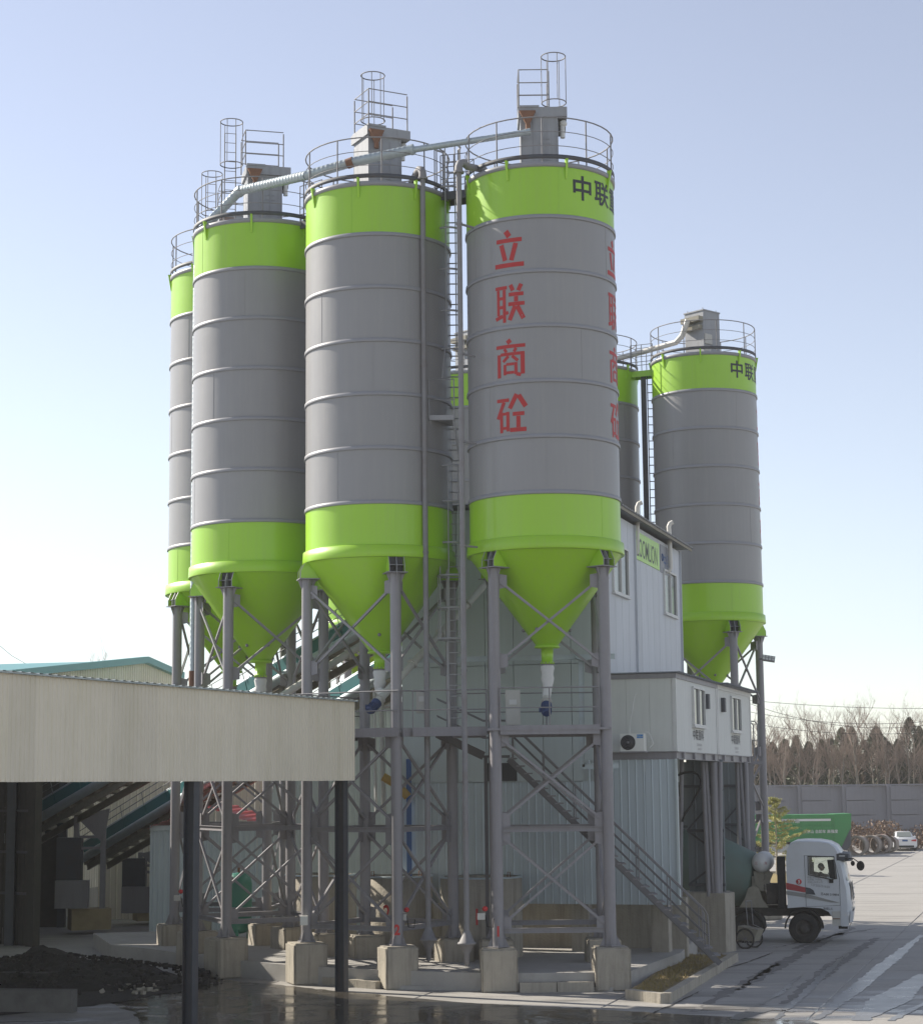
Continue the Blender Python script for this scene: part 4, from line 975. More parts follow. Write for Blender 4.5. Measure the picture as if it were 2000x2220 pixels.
for i in range(5):
    p = u0_.lerp(u1_, (i+.5)/5); mb = MB(); mb.box((p.x, p.y, p.z), (.28, sW*2 - .06, .03)); mb.build('step', M['rail'], st)
mb = MB(); mb.beam((.6, 53.95, .97), (.6, 53.95, 5.9), .1, .1); mb.build('support_post', M['stair'], st)

# ------------------------------------------------------------------ inclined belt conveyors
def gallery(a, b, label, w=1.0, h=.66, blocks=()):
    d = (b-a).normalized(); side = d.cross(ez).normalized(); up = side.cross(d)      # side points towards the camera's right
    if side.y > 0: side = -side
    L_ = (b-a).length; root = thing('belt_conveyor', label, 'conveyor', tuple(a), group='inclined belt conveyors')
    n = int(L_/1.5)
    for i in range(n):
        p, q = a + d*(L_*i/n + .02), a + d*(L_*(i+1)/n - .02)
        mb = MB(); mb.beam(p + side*w/2, q + side*w/2, .03, h, up); mb.build('cover_panel', M['teal'], root)
    mb = MB(); mb.beam(a - side*w/2, b - side*w/2, .03, h, up); mb.build('rear_cover', M['teal'], root)
    prof = [(math.cos(t)*w/2*1.02, math.sin(t)*.2) for t in [PI*i/8 for i in range(9)]]
    mb = MB(); mb.prism([(x, y + h/2) for x, y in prof], (a, side, up, d), 0, L_); mb.build('roof_cover', M['galv'], root)
    mb = MB(); mb.beam(a - up*h*.5, b - up*h*.5, w, .06, up)
    for i in range(n*2): 
        p = a + d*(L_*i/(n*2)) - up*(h*.5 + .12); mb.beam(p - side*w*.55, p + side*w*.55, .08, .16, up)
    mb.ibeam(a - up*(h*.5 + .3) + side*w*.45, b - up*(h*.5 + .3) + side*w*.45, .1, .24, .02, up); mb.ibeam(a - up*(h*.5 + .3) - side*w*.45, b - up*(h*.5 + .3) - side*w*.45, .1, .24, .02, up)
    mb.build('belt_frame', M['beigedirty'], root)
    mb = MB(); mb.tube([a + side*(w/2 + .22) - up*(h/2 + .0), b + side*(w/2 + .22) - up*(h/2 + .0)], .17, 14); mb.build('side_pipe', M['galv'], root)
    mb = MB()
    for hh in (.25, .5): mb.tube([a + side*(w/2 + .05) + up*(h/2 + hh), b + side*(w/2 + .05) + up*(h/2 + hh)], .016, 5)
    for i in range(n + 1): p = a + d*(L_*i/n) + side*(w/2 + .05) + up*h/2; mb.tube([p, p + up*.5], .014, 5)
    mb.build('side_rail', M['rail'], root)
    for x, y, hw in blocks:
        f = at(x, y, z=GZ); t = (Vector((f.x, f.y, 0)) - Vector((a.x, a.y, 0))).dot(Vector((d.x, d.y, 0)))/(d.x**2 + d.y**2); zt = (a + d*t).z - h*.5 - .4
        for dx in (-.5, .5):
            m2 = MB(); m2.beam((f.x + dx, f.y + .3, .7), (f.x + dx, f.y + .3, zt - .1*dx), .18, .2, (0, 1, 0)); m2.build('leg', M['steel'], root)
        m2 = MB(); m2.beam((f.x - .5, f.y + .3, zt*.72), (f.x + .5, f.y + .3, zt*.72), .08, .1); m2.beam((f.x - .5, f.y + .3, zt*.82), (f.x + .5, f.y + .3, zt*.82), .08, .1)
        m2.prism([(-.5, zt), (.75, zt + .3), (.55, zt - .9), (.42, zt - .9)], ((f.x, f.y + .2, 0), (1, 0, 0), (0, 0, 1), (0, -1, 0)), 0, .03); m2.build('brace', M['steel'], root)
        m2 = MB(); m2.box((f.x - .75, f.y + .4, zt*.62), (.9, .5, 1.6)); m2.build('take_up_weight', M['darksteel'], root)
        m2 = MB(); m2.box((f.x - .5, f.y - .3, zt*.32), (1.2, .4, 1.0)); m2.build('guard_sheet', M['steel'], root)
        kb = MB(); kb.box((f.x, f.y + .45, .38), (1.45, 1.0, .76), rz=.35); kb.solo('conveyor_footing', M['bedconc'] if 'bedconc' in M else M['concrete'], hw, 'footing')
M['bedconc'] = mat('yellowish_concrete', (.36, .29, .17), .9, var=.2, dirt=.5, dirtcol=(.22, .17, .10))
gallery(at(40, 1800, Y=74), at(840, 1335, Y=60.5), 'upper teal belt conveyor rising from the lower left behind the silos', blocks=((188, 2026, 'yellowish concrete footing of the conveyor, nearest the dark shed wall'),))
gallery(at(205, 1846, Y=77.0), at(885, 1432, Y=63.5), 'lower teal belt conveyor rising to the tower under the other one', blocks=((328, 2005, 'brownish concrete footing of the conveyor, beside the leftmost silo leg'),))

# ------------------------------------------------------------------ open shed with the long beige fascia, front left
FR, FL = Vector((-2.93, 51.0, 0)), Vector((-9.75, 34.4, 0)); fd_ = (FR - FL).normalized(); fn = Vector((fd_.y, -fd_.x, 0))
shed = thing('open_shed', 'open shed with a long beige ribbed fascia on dark steel posts in the left foreground', 'shed', (-6, 43, GZ))
Lfa = (FR - FL).length; nf = 20; w = Lfa/nf
for i in range(nf):
    mb = MB(); a = FL + fd_*(w*i); corr(mb, a + ez*5.26 + fn*.06 + ez*random.uniform(-.006, .006), fd_, ez, fn, w - .008, 2.06, .15, .022, .55); mb.build('cladding_sheet', M['beige'], shed)
mb = MB(); c = (FL + FR)/2; mb.beam(FL + ez*6.3, FR + ez*6.3, .08, 2.0, ez); mb.build('fascia_frame', M['darksteel'], shed)
mb = MB(); corr(mb, FL + ez*7.345 - fn*1.2, fd_, fn, ez, Lfa, 1.42, .3, .014); mb.beam(FL + ez*7.33 + fn*.16, FR + ez*7.33 + fn*.16, .03, .03); mb.build('roof_edge', M['galv'], shed)
mb = MB(); mb.prism([(-3.1, 50.9), (-12.5, 54.6), (-14.9, 58), (-14.2, 64.9), (-48, 72), (-48, 30), (-9.85, 34.3)], ((0, 0, 0), (1, 0, 0), (0, 1, 0), (0, 0, 1)), 7.1, 7.32); mb.build('roof', M['boxsteel'], shed)
M['post'] = mat('dark_post', (.045, .05, .06), .45, var=.3, scale=5, dirt=.45, dirtcol=(.10, .06, .035), streak=True)
for px, Y in ((414, 43.6), (740, 51.0)):
    p = at(px, 1900, Y=Y); mb = MB(); mb.ibeam((p.x, Y, GZ), (p.x, Y, 5.3), .26, .26, .02, fn); mb.build('post', M['post'], shed)
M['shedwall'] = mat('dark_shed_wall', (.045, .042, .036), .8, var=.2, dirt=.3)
wa, wb = at(62, 2052, z=GZ), at(-260, 2030, z=GZ); wa.z = wb.z = 0; wd = (wa - wb).normalized(); wn_ = Vector((wd.y, -wd.x, 0)); Lw = (wa - wb).length
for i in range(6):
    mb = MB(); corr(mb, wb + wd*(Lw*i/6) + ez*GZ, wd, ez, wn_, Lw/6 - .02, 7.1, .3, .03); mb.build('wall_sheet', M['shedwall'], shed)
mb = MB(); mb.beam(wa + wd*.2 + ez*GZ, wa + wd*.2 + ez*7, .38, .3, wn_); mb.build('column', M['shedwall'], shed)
mb = MB()
for z in (1.6, 3.0, 4.4): mb.beam(wb + wn_*.08 + ez*z, wa + wn_*.08 + ez*z, .06, .08)
mb.build('girt', M['post'], shed)

ag = thing('aggregate_shade_shed', 'unseen aggregate shed added behind the left wall to shade the belt conveyors', 'shed', (-25, 72, GZ))  # out of view, added so that its roof shades the conveyors
mb = MB(); mb.prism([(-45, 67), (-15.4, 67), (-15.4, 76), (-45, 76)], ((0, 0, 0), (1, 0, 0), (0, 1, 0), (0, 0, 1)), 8.2, 8.4); mb.build('roof', M['boxsteel'], ag)
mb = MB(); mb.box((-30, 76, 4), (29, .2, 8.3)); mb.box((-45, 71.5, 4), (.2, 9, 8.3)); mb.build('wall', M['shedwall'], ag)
for x, y in ((-15.6, 67.2), (-15.6, 75.8), (-25, 67.2), (-35, 67.2)): mb = MB(); mb.box((x, y, 4), (.3, .3, 8.3)); mb.build('column', M['post'], ag)
# soil heap, concrete kerbs
def heap(name, c, rx, ry, h, label, mt='soil', n=46, rz=0.0, cat='heap'):
    mb = MB(); vs = []; fs = []
    for j in range(n+1):
        for i in range(n+1):
            u, v = i/n*2-1, j/n*2-1; r = math.sqrt(u*u+v*v)
            z = h*max(0, 1-r)**.8*(1 + .35*math.sin(u*7+1)*math.cos(v*6)) + random.uniform(-.07, .1)*(r < .97)*(h if r < .9 else h*.4)
            x, y = u*rx, v*ry
            vs.append((c[0] + x*math.cos(rz) - y*math.sin(rz), c[1] + x*math.sin(rz) + y*math.cos(rz), GZ + .005 + max(0, z) - (.12 if r >= .97 else 0)))
    for j in range(n):
        for i in range(n): a = j*(n+1)+i; fs.append((a, a+1, a+n+2, a+n+1))
    mb.add(vs, fs, True); return mb.solo(name, M[mt], label, cat)
heap('soil_heap', (-11.9, 54.6), 4.4, 3.3, .72, 'dark wet soil heap lying in the shade under the beige fascia, bottom left', rz=-.35)
mud = blob_strip([Vector((-19, 57.5, 0)), Vector((-13, 57.3, 0)), Vector((-9.0, 55.6, 0)), Vector((-7.6, 53.2, 0))], [Vector((-16, 45, 0)), Vector((-11, 46, 0)), Vector((-8.6, 49, 0)), Vector((-7.4, 51.5, 0))], GZ + .034, .18); struct('mud', mud, M['soil'])
rub = MB(); random.seed(5)
for k in range(140):
    t = random.random(); p = at(180 + t*150 + random.gauss(0, 16), 2128 + t*16 + random.gauss(0, 9), z=GZ); s = random.uniform(.05, .16)
    q = Matrix.Rotation(random.uniform(0, 6), 3, 'Z') @ Matrix.Rotation(random.uniform(0, 6), 3, 'X'); rub.box((p.x, p.y, GZ + .02 + s*.4), (s, s*random.uniform(.6, 1), s*.7), M=q)
cl = MB()
for k in range(700):
    a, rr2 = random.uniform(0, 2*PI), random.random()**.6; x = -11.6 + 5.0*rr2*math.cos(a); y = 54.2 + 3.9*rr2*math.sin(a); s = random.uniform(.03, .13)*(1.3 if rr2 > .8 else 1)
    q = Matrix.Rotation(random.uniform(0, 6), 3, 'Z') @ Matrix.Rotation(random.uniform(0, 6), 3, 'X'); cl.box((x, y, GZ + .04 + max(0, .8*(1-rr2)**.8)), (s, s*random.uniform(.6, 1), s*.7), M=q)
tag(cl.build('clods', M['soil']), 'dark clods of earth on and around the soil heap', 'soil', kind='stuff')
o = rub.build('rubble', M['concrete']); tag(o, 'pale rubble scattered along the foot of the soil heap', 'rubble', kind='stuff')
ka, kb_ = at(-60, 2198, z=GZ), at(155, 2200, z=GZ)
mb = MB(); mb.beam(Vector((ka.x, ka.y + .3, .12)), Vector((kb_.x, kb_.y + .3, .12)), .4, .54); mb.solo('concrete_barrier', M['darkconc'], 'low concrete barrier block at the bottom left corner in front of the soil heap', 'barrier')
ka, kb_ = at(-60, 2150, z=GZ), at(105, 2152, z=GZ)
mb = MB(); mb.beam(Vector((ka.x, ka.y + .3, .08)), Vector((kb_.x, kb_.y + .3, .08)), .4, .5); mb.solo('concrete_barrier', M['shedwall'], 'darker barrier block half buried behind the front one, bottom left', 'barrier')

# ------------------------------------------------------------------ warehouse and red-roofed shed behind
al = R(77); wdir = Vector((math.cos(al), math.sin(al), 0)); wo = Vector((-14.92, 90, 0)); wnn = Vector((wdir.y, -wdir.x, 0))
wh = thing('warehouse', 'beige warehouse with a teal roof edge behind the shed on the left', 'building', (-16, 85, GZ))
zr, k_ = 10.92, .1
sL, sR = -14.5, 4.3; ns = 18
for i in range(ns):
    a0, a1 = sL + (sR-sL)*i/ns, sL + (sR-sL)*(i+1)/ns; z0, z1 = zr - k_*abs(a0), zr - k_*abs(a1)
    mb = MB(); corr(mb, wo + wdir*a0 + ez*.9, wdir, ez, wnn, (sR-sL)/ns - .02, z0 - .9, .25, .03, hr=z1 - .9); mb.build('wall_sheet', M['beige'], wh)
mb = MB(); mb.beam(wo + wdir*sL + ez*.35 + wnn*.02, wo + wdir*sR + ez*.35 + wnn*.02, .2, 1.1); mb.build('plinth_wall', M['concrete'], wh)
mb = MB(); o = wo + wnn*.12
mb.beam(o + wdir*(sL-.4) + ez*(zr - k_*(-sL) + .12), o + ez*(zr + .16), .3, .3); mb.beam(o + ez*(zr + .16), o + wdir*(sR+.3) + ez*(zr - k_*sR + .1), .3, .3); mb.build('roof_trim', M['tealtrim'], wh)
mb = MB(); b = wo - wnn*30
for (s0, z0), (s1, z1) in (((sL-.4, zr - k_*-sL + .1), (0, zr + .14)), ((0, zr + .14), (sR + .3, zr - k_*sR + .08))):
    P = [wo + wdir*s0 + ez*z0, wo + wdir*s1 + ez*z1, b + wdir*s1 + ez*z1, b + wdir*s0 + ez*z0]; mb.add(P, [(0, 1, 2, 3)])
mb.build('roof', M['tealtrim'], wh)
rs = thing('red_roofed_shed', 'low grey metal shed with a red roof behind the silo legs', 'shed', (-6.5, 70, GZ))
sx0, sx1, sy = -11.2, -2.6, 69.5
for i in range(9):
    mb = MB(); corr(mb, (sx0 + (sx1-sx0)*i/9, sy, GZ), Vector((1, 0, 0)), ez, Vector((0, -1, 0)), (sx1-sx0)/9 - .015, 3.9, .2, .03); mb.build('wall_sheet', M['skirt'], rs)
for x0, x1 in ((-11.3, -7.1), (-7.0, -2.5)):
    mb = MB(); xm = (x0+x1)/2
    for xa, xb, za, zb_ in ((x0, xm, 3.7, 4.45), (xm, x1, 4.45, 3.7)):
        corr(mb, (xa, sy-.3, za), Vector((xb-xa, 0, zb_-za)).normalized(), Vector((0, 1, 0)), ez, math.hypot(xb-xa, zb_-za), 8, .3, .05)
    mb.build('roof_sheet', M['redroof'], rs)
mb = MB(); mb.beam((sx0, sy - .05, 3.72), (sx1, sy - .05, 3.72), .1, .18); mb.build('eaves_trim', M['skirt'], rs)
bn = MB(); p = at(580, 1735, Y=67.5); bn.box((p.x, 67.5, 4.6), (.36, .04, 2.4)); b_ = bn.solo('banner', M['white'], 'narrow white banner with red characters hanging behind the silo legs', 'banner', (p.x, 67.5, 3.4))
for i, ch in enumerate('安全生产'): 
    mb = MB(); mb.text(ch, ((p.x, 67.47, 5.35 - i*.55), (1, 0, 0), (0, 0, 1), (0, -1, 0)), .42, .004); mb.build('lettering', M['red'], b_)

bh = thing('rear_hall', 'long plain beige hall far behind the red-roofed shed', 'building', (-8, 80, GZ))
for i in range(9):
    mb = MB(); corr(mb, (-15 + 1.6*i, 80, GZ), Vector((1, 0, 0)), ez, Vector((0, -1, 0)), 1.59, 7.4, .25, .025, .7); mb.build('wall_sheet', M['beige'], bh)
mb = MB(); mb.box((-8, 84, 7.4), (15, 8.4, .2)); mb.build('roof', M['tealtrim'], bh)
an = thing('annex', 'plain grey-blue annex wall between the red-roofed shed and the tower', 'building', (-4, 66, GZ))
for i in range(6):
    mb = MB(); corr(mb, (-6.6 + .85*i, 65.5, GZ), Vector((1, 0, 0)), ez, Vector((0, -1, 0)), .84, 7.9, .21, .02, .7); mb.build('wall_sheet', M['cladteal'], an)
mb = MB(); mb.box((-4.05, 68, 7.85), (5.4, 5.4, .15)); mb.build('roof', M['boxsteel'], an)
# tanks and posts under the silos
def ctank(c, r, h, label, mark=None, cat='tank'):
    root = thing('concrete_tank', label, cat, (c[0], c[1], PZ), group='round concrete tanks behind the silo legs')
    mb = MB(); mb.lathe([(r, 0), (r, h), (r-.09, h), (r-.09, h-.5), (0, h-.5)], 48, (c[0], c[1], PZ)); mb.build('wall', M['concrete'], root)
    mb = MB(); mb.lathe([(r+.02, h-.02), (r+.02, h+.02), (r-.1, h+.025)], 48, (c[0], c[1], PZ)); mb.build('rim', M['galv'], root)
    mb = MB()
    for a in (-2.4, -.8): mb.tube([(c[0]+r*math.cos(a), c[1]+r*math.sin(a), PZ+h), (c[0]+r*math.cos(a), c[1]+r*math.sin(a), PZ+h+.16), (c[0]+(r-.1)*math.cos(a), c[1]+(r-.1)*math.sin(a), PZ+h+.16), (c[0]+(r-.1)*math.cos(a), c[1]+(r-.1)*math.sin(a), PZ+h)], .014, 5)
    mb.build('lifting_eye', M['rust'], root)
    if mark:
        mb = MB(); mb.text(mark[0], None, .62, .012, .7, wrap=(r + .006, mark[1], PZ + mark[2])); mb.v = [(v[0]+c[0], v[1]+c[1], v[2]) for v in mb.v]; mb.build('painted_mark', M['red'], root)
ctank((.45, 55.65), 1.16, 2.2, 'round concrete tank marked 1 in red, right behind the lettered silo left leg', ('1', -.12, .95))
ctank((-1.95, 56.75), 1.0, 2.2, 'round concrete tank marked 2 in red behind the middle silo leg', ('2', -.3, 1.0))
ctank((-4.45, 60.4), 1.1, 2.1, 'round concrete tank with a sunlit rim, leftmost of the three')
p = at(517, 1960, Y=61.5); gt = thing('pressure_tank', 'upright green pressure tank standing behind the second silo leg', 'tank', (p.x, 61.5, PZ))
mb = MB(); mb.lathe([(0, 2.15), (.2, 2.12), (.38, 1.98), (.42, 1.8), (.42, .55), (.36, .38), (.2, .28), (0, .25)], 28, (p.x, 61.5, PZ)); mb.build('shell', M['tank'], gt)
for a in (.5, 2.6, 4.7): mb = MB(); mb.beam((p.x + .33*math.cos(a), 61.5 + .33*math.sin(a), PZ), (p.x + .33*math.cos(a), 61.5 + .33*math.sin(a), PZ + .5), .09, .09); mb.build('leg', M['tank'], gt)
mb = MB(); mb.tube([(p.x, 61.5, PZ+2.1), (p.x, 61.5, PZ+2.3)], .04, 8); mb.build('valve', M['rust'], gt)
p = at(886, 1700, Y=57.6); mb = MB(); mb.box((p.x, 57.6, 3.1), (.15, .15, 5.6)); mb.solo('blue_post', M['bluepost'], 'blue square post at the left corner of the grey tower wall', 'post')
mb = MB(); mb.tube([at(830, 1684, Y=57.0), at(862, 1703, Y=57.0), at(884, 1728, Y=57.0)], .13, 10); mb.solo('yellow_chute', M['yellow'], 'short dirty yellow chute hanging beside the blue post', 'chute')
mb = MB(); mb.tube([at(826, 1500, Y=58.6), at(832, 1762, Y=58.6)], .07, 8); mb.solo('drop_pipe', M['cream'], 'pale drop pipe left of the blue post, partly behind a leg', 'pipe')
mb = MB(); mb.tube([at(811, 1500, Y=58.8), at(815, 1762, Y=58.8)], .045, 8); mb.solo('drop_pipe', M['white'], 'thin white drop pipe beside the pale one', 'pipe')
def alarm(px, py, Y, label):
    p = at(px, py, Y=Y); root = thing('alarm_lamp', label, 'alarm lamp', tuple(p), group='red alarm lamps on the silo legs')
    mb = MB(); mb.box(p + Vector((-.1, 0, -.14)), (.2, .14, .16)); mb.build('switch_box', M['cream'], root)
    mb = MB(); mb.ball(p + Vector((0, 0, .05)), .075, 12, 8, (1, .8, .9)); mb.build('red_horn', M['red'], root)
    mb = MB(); mb.tube([p + Vector((0, 0, -.1)), p + Vector((.05, 0, -.4)), p + Vector((.2, 0, -.42)), p + Vector((.22, 0, -.2))], .014, 5); mb.build('cable', M['rubber'], root)
alarm(1051, 1975, 50.55, 'red alarm lamp on the left front leg of the lettered silo')
alarm(881, 1977, 51.9, 'red alarm lamp beside the middle silo front leg')
alarm(392, 1937, 59.6, 'red alarm lamp on the painted leg at the far left')
p = at(659, 1996, Y=52.9); mb = MB(); mb.box(p, (.2, .16, .24)); mb.solo('junction_box', M['acwhite'], 'small pale junction box on the left leg of the middle silo', 'junction box')

# floodlight and little platform on the separate silo
p = at(1655, 1428, Y=74.6); fl_ = thing('floodlight', 'white floodlight panel clamped to the right leg of the separate silo', 'floodlight', tuple(p))
mb = MB(); q = Matrix.Rotation(R(-35), 3, 'X') @ Matrix.Rotation(R(12), 3, 'Y')
mb.box(p + Vector((.18, 0, 0)), (.5, .08, .26), M=q); mb.build('housing', M['steel'], fl_)
for i in range(4):
    for j in range(2): mb = MB(); mb.box(p + Vector((.18, 0, 0)) + q @ Vector((-.18 + .12*i, -.05, -.06 + .12*j)), (.09, .012, .09), M=q); mb.build('lamp_cell', M['lamp'], fl_)
mb = MB(); mb.beam(p + Vector((-.18, 0, -.02)), p + Vector((0, 0, 0)), .05, .05); mb.build('arm', M['darksteel'], fl_)
pf = thing('side_platform', 'small railed platform beside the right leg of the separate silo', 'platform', tuple(at(1635, 1650, Y=74.3)))
a, b = at(1619, 1654, Y=74.3), at(1654, 1650, Y=74.3); mb = MB(); mb.box(((a.x+b.x)/2, 74.9, a.z), (b.x-a.x, 1.2, .12)); mb.build('deck', M['steel'], pf)
mb = MB(); c, d = at(1644, 1646, Y=74.3), at(1646, 1564, Y=74.3)
mb.tube([(a.x - .1, 74.35, d.z + .03), (a.x - .1, 75.4, d.z + .03)], .02, 5)
for y in (74.35, 75.4):
    mb.tube([(c.x, y, c.z), (c.x, y, d.z - .12), (c.x - .1, y, d.z), (a.x - .1, y, d.z + .03)], .025, 6); mb.tube([(a.x + .12, y, c.z), (a.x + .12, y, d.z)], .022, 6); mb.tube([(c.x, y, (c.z+d.z)/2), (a.x, y, (c.z+d.z)/2)], .018, 5)
mb.build('guard_rail', M['rail'], pf)
mb = MB(); mb.beam(at(1648, 1658, Y=74.4), at(1625, 1705, Y=74.4), .08, .08); mb.build('strut', M['steel'], pf)

# ------------------------------------------------------------------ mixer truck
TF = at(1745, 2048, z=GZ); TR = A + R(4.5)
M['stripe_'] = mat('seam_dark', (.12, .12, .13), .5)
truck = thing('mixer_truck', 'white-cab concrete mixer truck with a dull green drum, driving out of the loading bay', 'truck', (TF.x, TF.y + .15, GZ), TR)
LW = dict(world=False)
def tb(mb, name, mt, parent=None): return mb.build(name, M[mt], parent or truck, world=False)
Wt = 2.42
prof = [(-.53, 1.2), (-.54, 2.0), (-.53, 2.9), (-.48, 3.22), (-.38, 3.4), (-.2, 3.48), (.15, 3.5), (.6, 3.49), (.95, 3.43), (1.2, 3.3), (1.34, 3.1), (1.42, 2.85), (1.50, 2.4), (1.56, 2.05), (1.60, 1.9), (1.64, 1.3), (1.62, .95), (1.58, .72), (1.42, .62), (1.05, .62), (.98, .9), (.85, 1.08), (.6, 1.2), (0, 1.24)]
def inset(y):          # rounded edges seen from above
    e = min(y, Wt - y); return .15*max(0, 1 - e/.28)**2
mb = MB(); ys = [0, .03, .08, .15, .28, .7, Wt/2, Wt-.7, Wt-.28, Wt-.15, Wt-.08, Wt-.03, Wt]; npf = len(prof)
for y in ys:
    i_ = inset(y)
    for s_, z_ in prof:
        ss = s_ - i_*max(0, min(1, (s_-.9)/.5)); zz = z_ - i_*.35*max(0, min(1, (z_-3.0)/.3)); mb.v.append((ss, y, zz))
for j in range(len(ys)-1):
    for i in range(npf): a = j*npf + i; b = j*npf + (i+1) % npf; mb.f.append((a, b, b+npf, a+npf)); mb.sm.append(True)
def Z(x, z): return ((x-820)/490/.89, (1885-z)/490)          # measured on the photograph's side view
WIN = [Z(925, 450), Z(925, 735), Z(1240, 812), Z(1312, 800), Z(1285, 455)]
for y in (0, Wt):                                             # side skins with the window opening
    bm = bmesh.new(); L1 = [bm.verts.new((s_ - inset(0)*max(0, min(1, (s_-.9)/.5)), y, z_ - inset(0)*.35*max(0, min(1, (z_-3.0)/.3)))) for s_, z_ in prof]; L2 = [bm.verts.new((x, y, z)) for x, z in WIN]
    E_ = [bm.edges.new((L1[i], L1[(i+1) % npf])) for i in range(npf)] + [bm.edges.new((L2[i], L2[(i+1) % 5])) for i in range(5)]
    bmesh.ops.triangle_fill(bm, use_beauty=True, edges=E_); bm.verts.index_update(); mb.add([v.co.copy() for v in bm.verts], [tuple(v.index for v in f.verts) for f in bm.faces]); bm.free()
mb.box((.2, Wt/2, 1.75), (1.5, Wt - .1, .06)); mb.box((.95, Wt/2, 2.0), (.4, Wt - .3, .3))
cab = tb(mb, 'cab', 'truckwhite')
mb = MB(); mb.box((px_s := .55, .55, 1.95), (.5, .55, .2)); mb.box((.3, .55, 2.35), (.14, .5, .75)); tb(mb, 'seat', 'cloth', cab)
mb = MB(); mb.torus((.98, .55, 2.2), .2, .018, 20, 6, Matrix.Rotation(R(55), 3, 'Y')); tb(mb, 'steering_wheel', 'rubber', cab)
def flat(pts, name, mt, y=-.006, parent=None, th=.012):
    mb = MB(); mb.prism(pts, ((0, y, 0), (1, 0, 0), (0, 0, 1), (0, -1, 0)), 0, th); return tb(mb, name, mt, parent)
mb = MB(); mb.tube([(x, -.004, z) for x, z in ((.10, 1.25), (.10, 2.98), (1.08, 2.94), (1.25, 2.2), (1.25, 1.3))], .009, 4, closed=True); door = tb(mb, 'door_seam', 'stripe_', cab)
flat(WIN, 'side_window', 'clear', -.003, cab, .004); flat(WIN, 'side_window', 'clear', Wt, cab, .004)
flat([Z(1195, 500), Z(1225, 800), Z(1312, 812), Z(1290, 490)], 'window_divider', 'rubber', -.02, cab, .006)
mb = MB()
P = [Z(915, 440), Z(915, 745), Z(1245, 822), Z(1325, 812), Z(1298, 445)]
mb.tube([(p_[0], -.022, p_[1]) for p_ in P], .018, 5, closed=True); tb(mb, 'window_frame', 'rubber', cab)
mb = MB(); mb.box((Z(1245, 850)[0], -.035, Z(1245, 850)[1]), (.14, .04, .12)); tb(mb, 'door_handle', 'rubber', cab)
# windscreen wrapped on the front, visor, grille, bumper
mb = MB()
def frontstrip(z0, s0, z1, s1, out, y0=.10, y1=Wt-.10, n=12):
    o = len(mb.v)
    for k in range(n+1):
        y = y0 + (y1-y0)*k/n; i_ = inset(y)
        mb.v += [(s0 - i_ + out, y, z0), (s1 - i_ + out, y, z1)]
    for k in range(n): a = o + 2*k; mb.f.append((a, a+1, a+3, a+2)); mb.sm.append(True)
frontstrip(2.12, 1.545, 2.92, 1.335, .02); tb(mb, 'windscreen', 'pane', cab)
mb = MB(); frontstrip(2.78, 1.62, 3.02, 1.56, .05, .02, Wt-.02); frontstrip(3.02, 1.56, 3.06, 1.30, .05, .02, Wt-.02); frontstrip(2.78, 1.4, 2.78, 1.62, .05, .02, Wt-.02); mb.box((1.38, -.0, 2.92), (.4, .03, .22)); tb(mb, 'sun_visor', 'darksteel', cab)
mb = MB(); mb.box((1.36, -.02, 2.96), (.2, .012, .035)); tb(mb, 'marker_lamp', 'lamp', cab)
mb = MB(); frontstrip(1.45, 1.66, 2.05, 1.60, .025, .25, Wt-.25); tb(mb, 'front_panel', 'darksteel', cab)
mb = MB(); frontstrip(.72, 1.60, 1.1, 1.66, .03, .05, Wt-.05); tb(mb, 'bumper', 'truckwhite', cab)
mb = MB(); frontstrip(.5, 1.5, .72, 1.6, .0, .2, Wt-.2); mb.box((1.3, .5, .55), (.3, .3, .12)); tb(mb, 'lower_bumper', 'rubber', cab)
for z in (1.15, 1.3, 1.55, 1.8): mb = MB(); frontstrip(z, 1.65, z+.06, 1.65, .04, .3, Wt-.3); tb(mb, 'grille_bar', 'galv', cab)
mb = MB(); mb.ball((1.42, .03, Z(0, 1400)[1]), .12, 12, 8, (1.1, .5, .9)); tb(mb, 'headlight', 'lamp', cab)
flat([(.96, .62), (.96, 1.1), (1.24, 1.1), (1.24, .62)], 'step_panel', 'cream', -.01, cab, .03)
flat([(.98, .84), (.98, .87), (1.22, .87), (1.22, .84)], 'step_edge', 'rust', -.045, cab, .02)
flat([(1.26, .6), (1.26, 1.28), (1.5, 1.05), (1.52, .66), (1.45, .6)], 'corner_panel', 'truckwhite', -.004, cab, .02)
for (yy, xx, zz, r_) in ((-.35, 1.98, Z(0, 590)[1], .15), (-.12, 1.72, Z(0, 555)[1], .08)):
    mb = MB(); mb.ball((xx - .0, yy, zz), r_, 14, 8, (.9, .45, 1.1)); mb.tube([(1.45, 0, 2.86), (1.75, -.2, 2.88), (xx - .03, yy, zz + .1)], .018, 5); tb(mb, 'mirror', 'rubber', cab)
# livery
flat([Z(578, 875), Z(578, 985), Z(862, 1040), Z(862, 955), Z(700, 905)], 'red_flash', 'truckred', -.004, cab, .005)
flat([Z(868, 950), Z(868, 1060), Z(1005, 1075), Z(980, 1000), Z(930, 965)], 'dark_flash', 'darksteel', -.018, cab, .006)
M['stripe'] = mat('livery_grey', (.25, .25, .24), .35, var=.1)
flat([Z(578, 1010), Z(578, 1075), Z(860, 1120), Z(860, 1055)], 'grey_stripe', 'stripe', -.003, cab, .005)
flat([Z(866, 1056), Z(866, 1122), Z(1230, 1200), Z(1360, 1205)], 'grey_stripe', 'stripe', -.017, cab, .006)
mb = MB(); cz = Z(768, 860); rot3 = Matrix(((1, 0, 0), (0, 0, -1), (0, 1, 0)))
mb.lathe([(0, .012), (.095, .012), (.095, 0)], 24, (cz[0], 0, cz[1]), M=rot3); num = tb(mb, 'number_disc', 'red', cab)
